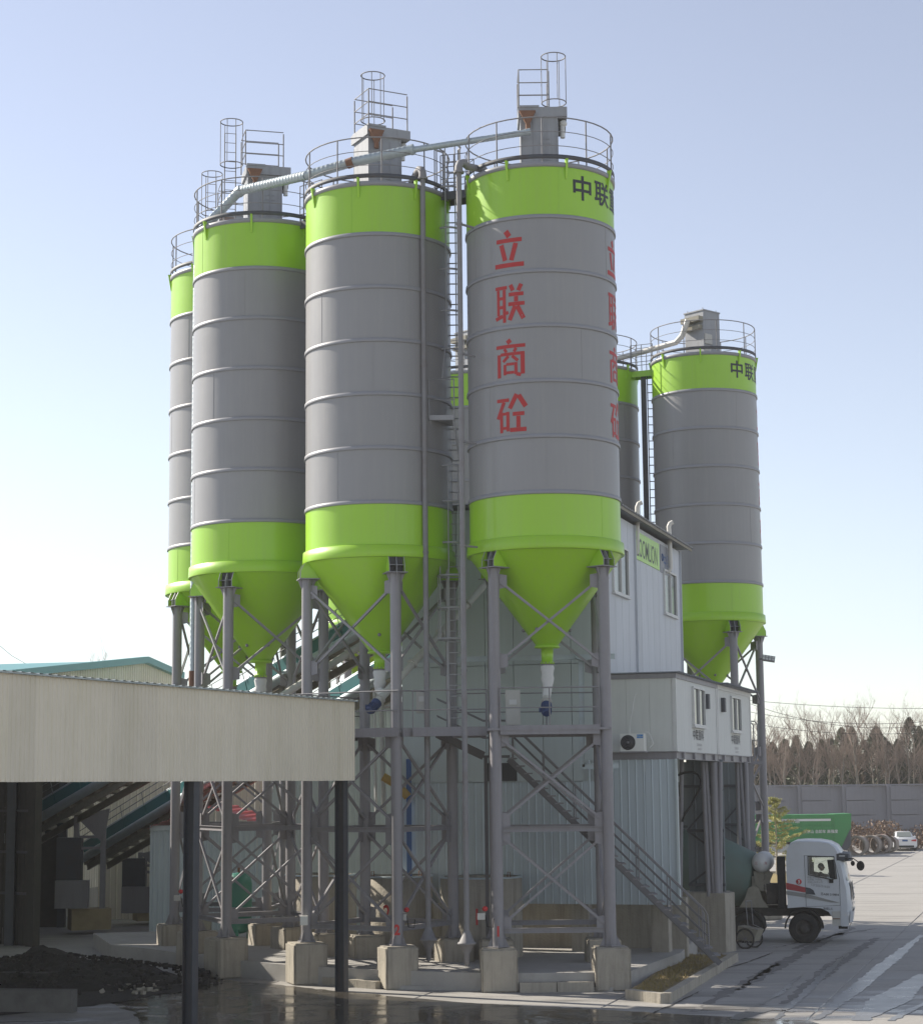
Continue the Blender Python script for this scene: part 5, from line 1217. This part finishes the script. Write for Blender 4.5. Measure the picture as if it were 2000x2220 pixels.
mb = MB(); mb.text('3', ((cz[0], -.016, cz[1] - .06), (1, 0, 0), (0, 0, 1), (0, -1, 0)), .17, .004); tb(mb, 'numeral', 'white', num)
for body, x, z, sz, mt, tilt in (('自重14500kg 核载2人', 895, 800, .075, 'stripe', 0), ('总质量 31000kg', 895, 838, .075, 'stripe', -.0), ('混凝土有限公司', 895, 880, .075, 'stripe', 0), ('127202751620', 940, 925, .11, 'stripe', -.13), ('苏AB8 219894', 1080, 1078, .105, 'black', -.05), ('准载2人', 1110, 1318, .10, 'black', -.03)):
    x_, z_ = Z(x, z); mb = MB(); mb.text(body, ((x_, -.026, z_), (math.cos(tilt), 0, math.sin(tilt)), (0, 0, 1), (0, -1, 0)), sz, 0, .98, 'LEFT'); tb(mb, 'lettering', mt, cab)
# chassis, intake stack, fenders
mb = MB(); mb.beam((-8.0, .5, 1.05), (1.2, .5, 1.05), .1, .28); mb.beam((-8.0, Wt-.5, 1.05), (1.2, Wt-.5, 1.05), .1, .28)
for s_ in (-7, -5.2, -3.4, -1.2, .6): mb.box((s_, Wt/2, 1.0), (.16, 1.5, .2))
tb(mb, 'chassis', 'chassis')
mb = MB(); mb.box((-.72, .3, 2.05), (.26, .5, 1.75)); tb(mb, 'air_intake', 'rubber')
mb = MB(); mb.box((-1.05, .75, 1.65), (.42, .7, .7)); mb.tube([(-1.2, .6, 1.3), (-1.0, .5, 1.5), (-.85, .45, 1.3)], .03, 6); tb(mb, 'engine_pack', 'chassis')
def fender(s0, parent=truck):
    mb = MB(); n = 12
    for k in range(n):
        a, b = PI*k/n, PI*(k+1)/n
        mb.add([(s0 + .66*math.cos(a), .0, .52 + .66*math.sin(a)), (s0 + .66*math.cos(b), .0, .52 + .66*math.sin(b)), (s0 + .66*math.cos(b), .5, .52 + .66*math.sin(b)), (s0 + .66*math.cos(a), .5, .52 + .66*math.sin(a)),
                (s0 + .60*math.cos(a), .0, .52 + .60*math.sin(a)), (s0 + .60*math.cos(b), .0, .52 + .60*math.sin(b))], [(0, 1, 2, 3), (0, 4, 5, 1)])
    tb(mb, 'fender', 'rubber')
fender(0); fender(-1.95)
ry = Matrix(((1, 0, 0), (0, 0, 1), (0, -1, 0)))
def wheel(parent, s0, y0, r=.52, w=.32, name='wheel', mt='chassis', side=-1):
    mb = MB(); P = [(r*.55, 0), (r*.8, -.01), (r*.94, .02), (r, .06), (r, w-.06), (r*.94, w-.02), (r*.8, w+.01), (r*.55, w)]
    mb.lathe(P, 36, (s0, y0, r), M=Matrix(((1, 0, 0), (0, 0, 1), (0, 1, 0)))); o = mb.build(name, M['rubber'], parent, world=False)
    for f in range(36):
        pass
    m2 = MB(); yf = .03 if side < 0 else w - .03
    m2.lathe([(r*.56, yf-.02), (r*.54, yf+.08), (r*.3, yf+.07), (r*.28, yf-.03*1), (r*.12, yf-.05), (0, yf-.05)], 30, (s0, y0, r), M=Matrix(((1, 0, 0), (0, 0, 1), (0, 1, 0))))
    for k in range(10): m2.ball((s0 + r*.38*math.cos(k*PI/5), y0 + yf + .05, r + r*.38*math.sin(k*PI/5)), .022, 6, 4)
    m2.build('rim', M[mt], o, world=False); return o
for s_ in (0, -1.95, -5.3, -6.65):
    wheel(truck, s_, .02); wheel(truck, s_, Wt-.34, side=1)
    mb = MB(); mb.tube([(s_, .2, .52), (s_, Wt-.2, .52)], .07, 8); tb(mb, 'axle', 'chassis')
# drum
Md = Matrix.Rotation(R(-90 - 12), 3, 'Y')            # local Z points to the rear and up
Dp = Vector((-1.74, Wt/2, 2.1))
dv = Vector((-math.cos(R(12)), 0, math.sin(R(12)))); dx_ = Vector((0, 1, 0)); dy_ = dv.cross(dx_)
Mdr = Matrix((dx_, dy_, dv)).transposed()
mb = MB(); mb.lathe([(0, 0), (.45, .0), (.88, .08), (.95, .12), (1.22, 1.3), (1.24, 1.5), (1.24, 2.6), (1.19, 2.7), (.62, 4.9), (.6, 5.0), (.5, 5.0)], 48, Dp, M=Mdr); dr = tb(mb, 'drum', 'drum')
mb = MB(); mb.lathe([(1.225, 1.5), (1.235, 1.53), (1.225, 1.56)], 48, Dp, M=Mdr); mb.lathe([(1.225, 2.6), (1.235, 2.63), (1.225, 2.66)], 48, Dp, M=Mdr); tb(mb, 'drum_seam', 'drum', dr)
mb = MB(); mb.prism([(-2.2, 1.2), (-1.2, 1.2), (-1.4, 1.5), (-1.5, 1.85), (-1.7, 1.95), (-1.88, 1.85), (-2.0, 1.5)], ((0, .35, 0), (1, 0, 0), (0, 0, 1), (0, -1, 0)), -.0, .06)
mb.prism([(-2.35, 1.2), (-1.15, 1.2), (-1.35, 1.5), (-1.5, 2.0), (-1.72, 2.15), (-1.95, 1.95), (-2.15, 1.5)], ((0, Wt-.35, 0), (1, 0, 0), (0, 0, 1), (0, -1, 0)), 0, .06)
mb.box((-1.55, Wt/2, 2.0), (.4, 1.4, .5)); mb.tube([(-1.5, .5, 2.25), (-1.35, Wt/2, 2.3)], .2, 12); tb(mb, 'drum_pedestal', 'beigedirty')
mb = MB(); c = Vector((-1.40, .2, 2.72))
pr_ = [(0, -.0), (.16, .03), (.27, .11), (.34, .25), (.35, .4), (.35, 1.7), (.27, 1.85), (0, 1.9)]
mb.lathe(pr_, 28, c, M=Matrix(((1, 0, 0), (0, 0, 1), (0, 1, 0)))); wt_ = tb(mb, 'water_tank', 'white')
mb = MB(); mb.beam(c + Vector((-.25, .4, -.3)), c + Vector((-.2, .4, -.75)), .08, .3); mb.beam(c + Vector((.25, .4, -.3)), c + Vector((.05, .4, -.75)), .08, .3); tb(mb, 'tank_strap', 'beigedirty', wt_)
mb = MB(); mb.text('三一汽车', ((c.x - .0, c.y + .02, c.z - .05), (1, 0, 0), (0, 0, 1), (0, -1, 0)), .11, 0); tb(mb, 'lettering', 'truckred', wt_)
truck.scale = (.96, .96, .96)
# driver
drv = thing('person', 'driver in dark clothes sitting behind the wheel in the mixer truck cab', 'person', (TF.x, TF.y + .15, GZ), TR)
def skin_fig(name, pts, edges, radii, mt, parent):
    m_ = bpy.data.meshes.new(name); m_.from_pydata(pts, edges, []); o = bpy.data.objects.new(name, m_); COL.objects.link(o)
    md = o.modifiers.new('skin', 'SKIN'); m_.skin_vertices[0].data[0].use_root = True
    for i, r_ in enumerate(radii): m_.skin_vertices[0].data[i].radius = (r_, r_)
    s2 = o.modifiers.new('sub', 'SUBSURF'); s2.levels = 2; s2.render_levels = 2
    m_.materials.append(M[mt]); o.parent = parent; return o
drv.scale = (.96, .96, .96)
px_, py_ = .62, .55
skin_fig('body', [(px_-.1, py_, 1.75), (px_-.12, py_, 2.0), (px_-.06, py_, 2.3), (px_-.02, py_, 2.42), (px_-.02, py_-.2, 2.28), (px_+.12, py_-.24, 2.02), (px_+.42, py_-.15, 2.05), (px_-.02, py_+.2, 2.28), (px_+.12, py_+.24, 2.02), (px_+.42, py_+.15, 2.05), (px_+.35, py_-.1, 1.75), (px_+.35, py_+.1, 1.75), (px_+.45, py_-.1, 1.4), (px_+.45, py_+.1, 1.4)],
         [(0, 1), (1, 2), (2, 3), (2, 4), (4, 5), (5, 6), (2, 7), (7, 8), (8, 9), (0, 10), (0, 11), (10, 12), (11, 13)], [.17, .17, .15, .07, .07, .055, .04, .07, .055, .04, .09, .09, .06, .06], 'cloth', drv)
mb = MB(); hc = Vector((px_+.02, py_, 2.56)); mb.ball(hc, .105, 16, 12, (.95, .8, 1.2)); mb.ball(hc + Vector((.1, 0, -.01)), .022, 8, 6, (1, .7, 1.2)); mb.box(hc + Vector((.09, 0, -.055)), (.02, .05, .012))
for s_ in (-1, 1): mb.ball(hc + Vector((0, s_*.083, 0)), .022, 8, 6, (1, .4, 1.4)); mb.ball(hc + Vector((.088, s_*.03, .02)), .011, 6, 4)
mb.build('head', M['skin'], drv, world=False)
mb = MB(); mb.ball(hc + Vector((-.02, 0, .035)), .112, 14, 10, (.95, .85, 1.0)); mb.build('hair', M['rubber'], drv, world=False)

# ------------------------------------------------------------------ hand cart
p = at(1617, 2060, z=GZ); hc_ = thing('hand_cart', 'two-wheeled concrete hand cart with spoked wheels beside the wall block', 'cart', (p.x, p.y + .2, GZ), R(-35))
def spoked(x, y, r=.33):
    mb = MB(); rot = Matrix(((1, 0, 0), (0, 0, 1), (0, 1, 0)))
    mb.torus((x, y, r), r - .025, .028, 32, 8, rot); o = mb.build('tyre', M['rubber'], hc_, world=False)
    m2 = MB(); 
    for k in range(10):
        a = k*PI/5; m2.tube([(x, y, r), (x + (r-.03)*math.cos(a), y, r + (r-.03)*math.sin(a))], .008, 4)
    m2.tube([(x, y-.05, r), (x, y+.05, r)], .04, 8); m2.build('spokes', M['rail'], o, world=False)
spoked(0, 0); spoked(0, .6)
mb = MB(); mb.prism([(-.36, .28), (-.28, .72), (.42, .62), (.25, .25)], ((0, .08, 0), (1, 0, 0), (0, 0, 1), (0, 1, 0)), 0, .44); mb.build('tub', M['beigedirty'], hc_, world=False)
mb = MB(); 
for y in (.12, .5): mb.tube([(.2, y, .45), (.4, y, .62), (.05, y, .75), (-.0, y, 1.5)], .016, 6)
mb.tube([(0, .12, 1.5), (0, .5, 1.5)], .016, 6); mb.tube([(0, -.05, .33), (0, .65, .33)], .02, 6); mb.build('handle', M['rail'], hc_, world=False)

# ------------------------------------------------------------------ far yard: dumper, pipes, car, sapling, fence, trees
DY = 139.0
dt = thing('dump_truck', 'green dump truck with a white stripe parked in front of the fence', 'truck', tuple(at(1720, 1858, z=GZ)))
a, b = at(1600, 1768, Y=DY), at(1845, 1768, Y=DY); zt = a.z; zb = at(1700, 1826, Y=DY).z
n = 5
for i in range(n):
    z0, z1 = zb + (zt-zb)*i/n, zb + (zt-zb)*(i+1)/n; mb = MB(); mb.box(((a.x+b.x)/2 - .6, DY, (z0+z1)/2), (b.x-a.x-1.2, .06, z1-z0-.03)); mb.build('side_board', M['dumpgreen'], dt)
mb = MB(); mb.box(((a.x+b.x)/2 - .6, DY + 1.25, (zt+zb)/2), (b.x-a.x-1.25, 2.35, zt-zb)); mb.build('body', M['dumpgreen'], dt)
mb = MB(); mb.prism([(b.x-1.25, zb), (b.x-1.25, zt+.02), (b.x-.02, zt+.05), (b.x-.08, zt-1.1), (b.x-.5, zb - .15), (b.x - .9, zb - .5)], ((0, DY-.05, 0), (1, 0, 0), (0, 0, 1), (0, 1, 0)), 0, 2.5); mb.build('tail', M['dumpgreen'], dt)
mb = MB(); mb.prism([(b.x-.85, zb - .5), (b.x-.6, zb), (b.x-.12, zt-1.0), (b.x-.12, zb-.2), (b.x-.45, zb-.65)], ((0, DY-.06, 0), (1, 0, 0), (0, 0, 1), (0, -1, 0)), 0, .03); mb.build('tailgate', M['darksteel'], dt)
mb = MB(); mb.box(((a.x+b.x)/2 - .7, DY - .07, zt - .38), (b.x-a.x-1.6, .02, .16)); mb.build('stripe', M['white'], dt)
for k in range(9): mb = MB(); mb.box((a.x + .6 + k*(b.x-a.x-1.6)/8.5, DY - .04, (zt+zb)/2), (.05, .05, zt-zb)); mb.build('rib', M['dumpgreen'], dt)
mb = MB(); mb.text('中太环运', (at(1712, 1784, Y=DY-.08), (1, 0, 0), (0, 0, 1), (0, -1, 0)), .34, .003); mb.text('大东山 自卸车 高强度', (at(1778, 1806, Y=DY-.08), (1, 0, 0), (0, 0, 1), (0, -1, 0)), .26, .003); mb.build('lettering', M['white'], dt)
mb = MB(); mb.box(((a.x+b.x)/2 - .8, DY + 1.2, zb - .22), (b.x-a.x-.8, 1.4, .34)); mb.build('chassis', M['chassis'], dt)
mb = MB(); p = at(1706, 1846, Y=DY); mb.box((p.x, DY - .02, .45), (2.4, .05, .55)); mb.build('side_guard', M['cream'], dt)
for k in range(2): mb = MB(); mb.box((p.x - .6 + 1.2*k, DY - .06, .52), (.5, .02, .16)); mb.build('reflector', M['red'], dt)
for px in (1748, 1790, 1640): wheel(dt, at(px, 1850, Y=DY).x - dt.location.x, DY - dt.location.y, .52)
mb = MB(); q = a.x - 1.2; mb.box((q, DY + 1.2, 1.5), (2.0, 2.4, 2.2)); mb.build('cab', M['dumpgreen'], dt)
for i, (px, py, lab) in enumerate(((1856, 1852, 'leftmost and nearest of the short concrete pipes by the dump truck'), (1885, 1850, 'second of the short concrete pipes, mostly behind the first'), (1908, 1848, 'third of the short concrete pipes, standing clear of the others'), (1924, 1846, 'last concrete pipe with a pink sheet over it'))):
    Yp = 140 + i*1.6; p = at(px, 1704 + 5.25/Yp*4174, z=GZ) if 0 else Vector((at(px, 1850, Y=Yp).x, Yp, GZ)); r_ = .68 if i < 3 else .6
    dA = Vector((.35, .94, 0)); M3 = Matrix((dA.cross(ez), ez, dA)).transposed()
    mb = MB(); mb.lathe([(r_, 0), (r_, 1.8), (r_-.1, 1.8), (r_-.12, 0), (r_, 0)], 32, (p.x, p.y, GZ + r_), M=M3); mb.lathe([(r_, .0), (r_+.05, 0), (r_+.05, .2), (r_, .22)], 32, (p.x, p.y, GZ + r_), M=M3)
    o = mb.solo('concrete_pipe', M['pipeconc'], lab, 'pipe', (p.x, p.y, GZ), 'short concrete pipes in the far yard')
p = at(1920, 1812, Y=144.5); mb = MB(); mb.lathe([(.72, 0), (.72, 1.6)], 20, (p.x, 144.5, GZ + .62), a0=.2, a1=2.3, M=Matrix((Vector((1, 0, 0)), ez, Vector((0, 1, 0)))).transposed())
mb.solo('pink_sheet', mat('pink_sheet', (.55, .25, .26), .7, var=.2), 'pink and white sheet draped over the last concrete pipe', 'sheet')
# car seen from behind
cp = at(1962, 1846, z=GZ); car = thing('parked_car', 'white saloon car parked in the far yard, seen from behind', 'car', tuple(cp), R(-8))
def loft(secs, name, mt, parent=car):
    mb = MB(); m_ = len(secs[0])
    for s_ in secs: mb.v += s_
    for j in range(len(secs)-1):
        for i in range(m_): a = j*m_+i; b = j*m_+(i+1) % m_; mb.f.append((a, b, b+m_, a+m_)); mb.sm.append(True)
    mb.f.append(tuple(range(m_-1, -1, -1))); mb.sm.append(False); mb.f.append(tuple(range((len(secs)-1)*m_, len(secs)*m_))); mb.sm.append(False)
    return mb.build(name, M[mt], parent, world=False)
def csec(y, w, z0, z1, r=.12): return [(-w, y, z0 + r), (-w + r, y, z0), (w - r, y, z0), (w, y, z0 + r), (w, y, z1 - r), (w - r, y, z1), (-w + r, y, z1), (-w, y, z1 - r)]
loft([csec(0, .84, .32, .95), csec(.1, .9, .25, 1.0), csec(.8, .91, .22, 1.02), csec(3.4, .91, .22, .98), csec(4.2, .88, .25, .85), csec(4.5, .8, .3, .7)], 'body', 'carwhite')
gh = loft([csec(.55, .68, .95, 1.0, .02), csec(1.0, .64, .95, 1.30, .08), csec(1.4, .62, .95, 1.44, .12), csec(2.4, .62, .95, 1.45, .12), csec(3.4, .7, .95, .99, .02)], 'cabin', 'carwhite')
mb = MB(); mb.add([(-.55, .62, 1.05), (.55, .62, 1.05), (.5, 1.13, 1.39), (-.5, 1.13, 1.39)], [(0, 1, 2, 3)]); mb.v = [(v[0], v[1]-.05, v[2]+.03) for v in mb.v]; mb.build('rear_window', M['paneveil'], car, world=False)
for s_ in (-1, 1):
    mb = MB(); mb.add([(s_*.655, 1.1, 1.05), (s_*.655, 2.9, 1.05), (s_*.65, 2.4, 1.38), (s_*.65, 1.45, 1.38)], [(0, 1, 2, 3)]); mb.v = [(v[0]+s_*.03, v[1], v[2]) for v in mb.v]; mb.build('side_window', M['pane'], car, world=False)
    mb = MB(); mb.prism([(s_*.84, .74), (s_*.84, .90), (s_*.5, .84), (s_*.45, .76)], ((0, -.0, 0), (1, 0, 0), (0, 0, 1), (0, -1, 0)), -.05, .03); mb.build('tail_lamp', M['red'], car, world=False)
    mb = MB(); mb.ball((s_*1.0, 3.0, 1.0), .1, 10, 6, (1, .6, .8)); mb.build('mirror', M['carwhite'], car, world=False)
    for y in (.85, 3.6):
        mb = MB(); mb.lathe([(0, -.1), (.3, -.1), (.32, -.06), (.32, .08), (.3, .1), (0, .1)], 24, (s_*.8, y, .32), M=Matrix(((0, 0, 1), (1, 0, 0), (0, 1, 0)))); mb.build('wheel', M['rubber'], car, world=False)
mb = MB(); mb.box((0, -.01, .8), (.4, .02, .13)); mb.build('number_plate', M['bluepost'], car, world=False)
mb = MB(); mb.box((0, .02, .36), (1.3, .1, .14)); mb.build('diffuser', M['rubber'], car, world=False)

# fence with posts and boards
fence = thing('concrete_fence', 'long grey panel fence across the back of the yard', 'fence', (34, 165, GZ))
f0, f1 = at(1450, 1715, Y=168), at(2120, 1701, Y=163); ftop = 4.75; nb = 8
f0.z = f1.z = 0; fdir = (f1-f0).normalized(); FLn = (f1-f0).length; nb = int(FLn/3.37)
for i in range(nb+1):
    p = f0 + fdir*(FLn*i/nb); mb = MB(); mb.box((p.x, p.y - .1, (ftop+GZ)/2), (.34, .3, ftop - GZ + .1)); mb.build('post', M['fence'], fence)
    if i < nb:
        for j in range(4):
            z0 = GZ + (ftop-GZ)*j/4; z1 = GZ + (ftop-GZ)*(j+1)/4; q = f0 + fdir*(FLn*(i+.5)/nb); mb = MB(); mb.box((q.x, q.y + random.uniform(-.02, .02), (z0+z1)/2), (FLn/nb - .3, .1, z1-z0-.06)); mb.v = [(v[0], v[1] + (.03 if j % 2 else 0), v[2]) for v in mb.v]; mb.build('board', M['fence'], fence)
mb = MB(); mb.beam(f0 + Vector((0, .14, 2.3)), f1 + Vector((0, .14, 2.3)), .03, 4.8); mb.build('backing', M['fence'], fence)  # added sheet, stops light showing through the gaps between the boards
mb = MB(); mb.beam(f0 + ez*(ftop+.06), f1 + ez*(ftop+.06), .3, .14); mb.build('coping', M['fence'], fence)

random.seed(11)
def twig(mb, p, d, L_, r, depth, n=4, spread=.5, grav=0):
    q = p + d*L_; mb.tube([p, (p+q)/2 + Vector((random.uniform(-1, 1), random.uniform(-1, 1), 0))*L_*.05, q], [r, r*.8, r*.6], 5 if depth > 1 else 3, caps=False)
    if depth <= 0: return
    for k in range(n):
        t = random.uniform(.35, 1); s = p.lerp(q, t); v = Vector((random.uniform(-1, 1), random.uniform(-1, 1), random.uniform(-.1, .9))).normalized()
        twig(mb, s, (d*(1-spread) + v*spread + ez*.15).normalized(), L_*random.uniform(.45, .7), r*.5, depth-1, n, spread, grav)
bare = []
for k in range(4):
    root = thing('bare_tree', 'leafless pale-trunked tree in the row beyond the grey fence', 'tree', group='bare trees beyond the fence')
    H_ = 9.5; mb = MB(); P = [Vector((0, 0, 0))]
    for i in range(6): P.append(P[-1] + Vector((random.uniform(-.18, .18), random.uniform(-.18, .18), H_*.8/6)))
    mb.tube(P, [.1, .09, .08, .07, .06, .05, .04], 6); mb.build('trunk', M['bark'], root, world=False)
    mb = MB()
    for i in range(12):
        t = random.uniform(.58, 1); j = min(5, int(t*6)); s = P[j].lerp(P[j+1], t*6-j if t < 1 else 1); v = Vector((random.uniform(-1, 1), random.uniform(-1, 1), random.uniform(.5, 1.8))).normalized()
        twig(mb, s, v, random.uniform(1.0, 2.1), .028, 3, 4, .55)
    mb.build('crown', M['twig'], root, world=False); bare.append(root)
ever = []
for k in range(3):
    root = thing('evergreen_tree', 'dark evergreen tree in the row beyond the grey fence', 'tree', group='evergreens beyond the fence')
    H_ = 9.0; mb = MB(); mb.tube([(0, 0, 0), (.05, 0, 4), (0, 0, H_*.9)], [.16, .1, .03], 7); mb.build('trunk', M['bark'], root, world=False)
    mb = MB(); lob = [(random.uniform(0, 2*PI), random.uniform(.1, .85), random.uniform(.6, 1.3)) for _ in range(34)]
    for i in range(7500):
        t = random.random()**.8; z = .6 + (H_ - .5)*t; prf = (1 - t)**.6*2.1*(.55 + .45*min(1, t*5)); a = random.uniform(0, 2*PI)
        m_ = 1.0
        for la, lt, lm in lob:
            da = abs((a - la + PI) % (2*PI) - PI)
            if da < .5 and abs(t-lt) < .1: m_ = lm
        r_ = prf*m_*random.uniform(.45, 1.05)**.5; c = Vector((r_*math.cos(a), r_*math.sin(a), z + random.uniform(-.1, .25)*(r_))); s = random.uniform(.05, .13)
        u = Vector((random.uniform(-1, 1), random.uniform(-1, 1), random.uniform(.2, 1.6))).normalized(); v = u.orthogonal().normalized()
        mb.add([c - v*s*.5, c + v*s*.5, c + u*s*2.0], [(0, 1, 2)])
    mb.build('crown', M['ever'], root, world=False); ever.append(root)
def place(root, used, x, y, s, rz, z=GZ):
    o = root if not used.get(root.name) else copy_tree(root)
    used[root.name] = 1; o.location = (x, y, z); o.scale = (s, s, s); o.rotation_euler = (0, 0, rz); return o
used = {}
for i, (px, top) in enumerate([(1673, 1606), (1700, 1600), (1725, 1592), (1752, 1605), (1780, 1600), (1800, 1598), (1823, 1575), (1845, 1573), (1872, 1600), (1898, 1573), (1925, 1604), (1945, 1600), (1970, 1553), (1992, 1573), (2015, 1570), (1650, 1612), (1620, 1592), (1600, 1600), (2040, 1565), (1575, 1600), (1990, 1600)]):
    Yt = 178 + random.uniform(-3, 5); p = at(px, top + 8, Y=Yt); s = (p.z - GZ)/9.0; o = place(ever[i % 3], used, p.x, Yt, s, random.uniform(0, 6)); o.scale = (s*random.uniform(.8, 1.15), s*random.uniform(.8, 1.1), s)
for i in range(44):
    px = 1590 + i*10.5 + random.uniform(-5, 5); Yt = 170 + random.uniform(-1.5, 4) if i % 3 else 190; top = random.uniform(1545, 1590) if i % 2 else random.uniform(1590, 1640)
    p = at(px, top, Y=Yt); s = (p.z - GZ)/8.7; place(bare[i % 4], used, p.x, Yt, s, random.uniform(0, 6))
p = at(165, 1440, Y=150); o = place(bare[1], used, p.x, 150, (p.z-GZ)/9.6, 1.0); o['label'] = 'leafless tree top peeping over the warehouse roof on the left'; del o['group']
def ordinal(i): return ['leftmost', 'second', 'third', 'fourth', 'fifth', 'sixth', 'seventh', 'eighth', 'ninth', 'tenth', 'eleventh', 'twelfth', 'thirteenth', 'fourteenth', 'fifteenth', 'sixteenth', 'seventeenth', 'eighteenth', 'nineteenth', 'twentieth', 'twenty-first', 'twenty-second', 'twenty-third', 'twenty-fourth', 'twenty-fifth', 'twenty-sixth', 'twenty-seventh', 'twenty-eighth', 'twenty-ninth', 'thirtieth', 'thirty-first', 'thirty-second'][i]
def relabel(base, size, group):
    L_ = [o for o in bpy.data.objects if o.parent is None and o.name.startswith(base) and o.get('group') == group]
    med = sorted(o.scale.z for o in L_)[len(L_)//2]
    for tall in (True, False):
        Q = sorted([o for o in L_ if (o.scale.z >= med) == tall], key=lambda o: o.location.x/o.location.y)
        for i, o in enumerate(Q): o['label'] = '%s %s beyond the grey fence, %s of the %s ones%s' % ('tall' if tall else 'short', size, ordinal(i), 'tall' if tall else 'short', '' if i == 0 else ' from the left')
relabel('evergreen_tree', 'dark evergreen', 'evergreens beyond the fence'); relabel('bare_tree', 'leafless pale-trunked tree', 'bare trees beyond the fence')
# understorey and dry shrubs
def leafmass(name, n, box, mt, label, size=.14, hf=None):
    mb = MB()
    for i in range(n):
        x, y = random.uniform(box[0], box[1]), random.uniform(box[2], box[3]); h = box[4]*(.6 + .4*math.sin(x*1.3)*math.sin(x*.47 + 1)) if hf is None else hf(x)
        z = GZ + h*random.random()**.8; s = size*random.uniform(.5, 1.3); u = Vector((random.uniform(-1, 1), random.uniform(-1, 1), random.uniform(0, 1.5))).normalized(); v = u.orthogonal().normalized(); c = Vector((x, y, z))
        mb.add([c - v*s*.5, c + v*s*.5, c + u*s*2], [(0, 1, 2)])
    o = mb.build(name, M[mt]); return tag(o, label, 'shrubs', kind='stuff')
leafmass('undergrowth', 40000, (18, 52, 173, 188, 8.2), 'ever', 'dark undergrowth filling the gaps between the trees beyond the fence', .2)
leafmass('dry_shrubs', 9000, (27, 44, 150, 158, 2.6), 'shrub', 'reddish brown dry shrubs along the foot of the grey fence', .13)
leafmass('dry_shrubs', 900, (21.5, 24, 160, 162, 3.3), 'shrub', 'brown creeper patch on the fence behind the dump truck', .13)
# sapling
sp = at(1683, 1890, Y=112); sap = thing('sapling', 'feathery yellow-green young conifer behind the separate silo leg', 'tree', (sp.x, 112, GZ))
mb = MB(); mb.tube([(0, 0, 0), (.05, 0, 2), (0, 0, 4.6)], [.06, .04, .01], 6); mb.build('trunk', M['bark'], sap, world=False)
mb = MB(); tw = MB()
for i in range(42):
    z = .5 + 3.9*(i/42); L_ = (1.0 - (i/42)**1.2)*2.3*random.uniform(.6, 1.1) + .25; a = i*2.4 + random.uniform(-.3, .3); d = Vector((math.cos(a), math.sin(a), random.uniform(.1, .5))).normalized(); o = Vector((0, 0, z))
    tw.tube([o, o + d*L_*.6, o + d*L_ - ez*.08*L_], [.015, .01, .004], 3)
    for k in range(130):
        t = random.uniform(.15, 1); c = o + d*L_*t + Vector((random.uniform(-1, 1), random.uniform(-1, 1), random.uniform(-.6, .4)))*.13; s = random.uniform(.03, .06); u = Vector((random.uniform(-1, 1), random.uniform(-1, 1), random.uniform(-1, .6))).normalized(); v = u.orthogonal()*.4
        mb.add([c - v*s, c + v*s, c + u*s*3], [(0, 1, 2)])
mb.build('crown', M['sap'], sap, world=False); tw.build('branch', M['twig'], sap, world=False)
gp = MB(); q = [at(1560, 1895, z=GZ), at(1725, 1895, z=GZ), at(1730, 1925, z=GZ), at(1560, 1925, z=GZ)]; gp.add([(v.x, v.y, GZ + .03) for v in q], [(0, 1, 2, 3)]); struct('verge', gp, M['grass'])
gk = struct('verge_kerb', MB().beam(Vector((q[0].x, q[0].y, GZ+.06)), Vector((q[1].x, q[1].y, GZ+.06)), .2, .2), M['slab'])
# power lines
for i, (a, b, sag, lab) in enumerate((((1560, 1500), (2080, 1559), 1.6, 'highest thin power line over the far trees'), ((1560, 1530), (2080, 1556), .9, 'second thin power line over the far trees'), ((1560, 1556), (2080, 1580), .8, 'lowest thin power line over the far trees'), ((1500, 1505), (2080, 1535), .4, 'faint power line above the tree tops on the right'))):
    p, q = at(*a, Y=150), at(*b, Y=158); P = [p.lerp(q, t/14) - ez*sag*4*(t/14)*(1-t/14) for t in range(15)]
    mb = MB(); mb.tube(P, .018, 4, caps=False); mb.solo('power_line', M['rubber'], lab, 'cable', group='power lines beyond the yard')
p, q = at(-60, 1350, Y=110), at(110, 1470, Y=112); mb = MB(); mb.tube([p, p.lerp(q, .5) - ez*.3, q], .014, 4, caps=False); mb.solo('power_line', M['rubber'], 'faint wire running down to the warehouse roof on the left', 'cable')
# far plain: a low bank so that the ground does not end at a bare line
bk_ = MB(); n = 60
for i in range(n+1):
    x = -260 + 520*i/n; h = 2.2 + 1.0*math.sin(i*.7) + .8*math.sin(i*1.9); bk_.v += [(x, 330, GZ), (x, 340, GZ + h), (x, 380, GZ + h*.9)]
for i in range(n):
    for j in (0, 1): a = i*3 + j; bk_.f.append((a, a+3, a+4, a+1)); bk_.sm.append(True)
struct('far_bank', bk_, M['shrub'])

# ------------------------------------------------------------------ haze
hm = bpy.data.materials.new('haze'); hm.use_nodes = True; nt = hm.node_tree
for n_ in list(nt.nodes):
    if n_.type == 'BSDF_PRINCIPLED': nt.nodes.remove(n_)
pv = nt.nodes.new('ShaderNodeVolumePrincipled'); pv.inputs['Color'].default_value = (1, .98, .95, 1); pv.inputs['Density'].default_value = .00042
nt.links.new(pv.outputs[0], nt.nodes['Material Output'].inputs['Volume'])
hb = MB(); hb.box((0, 700, 14.5), (2000, 1640, 33)); o = hb.build('haze', hm); o['kind'] = 'stuff'; o['label'] = 'pale winter haze filling the air over the yard'
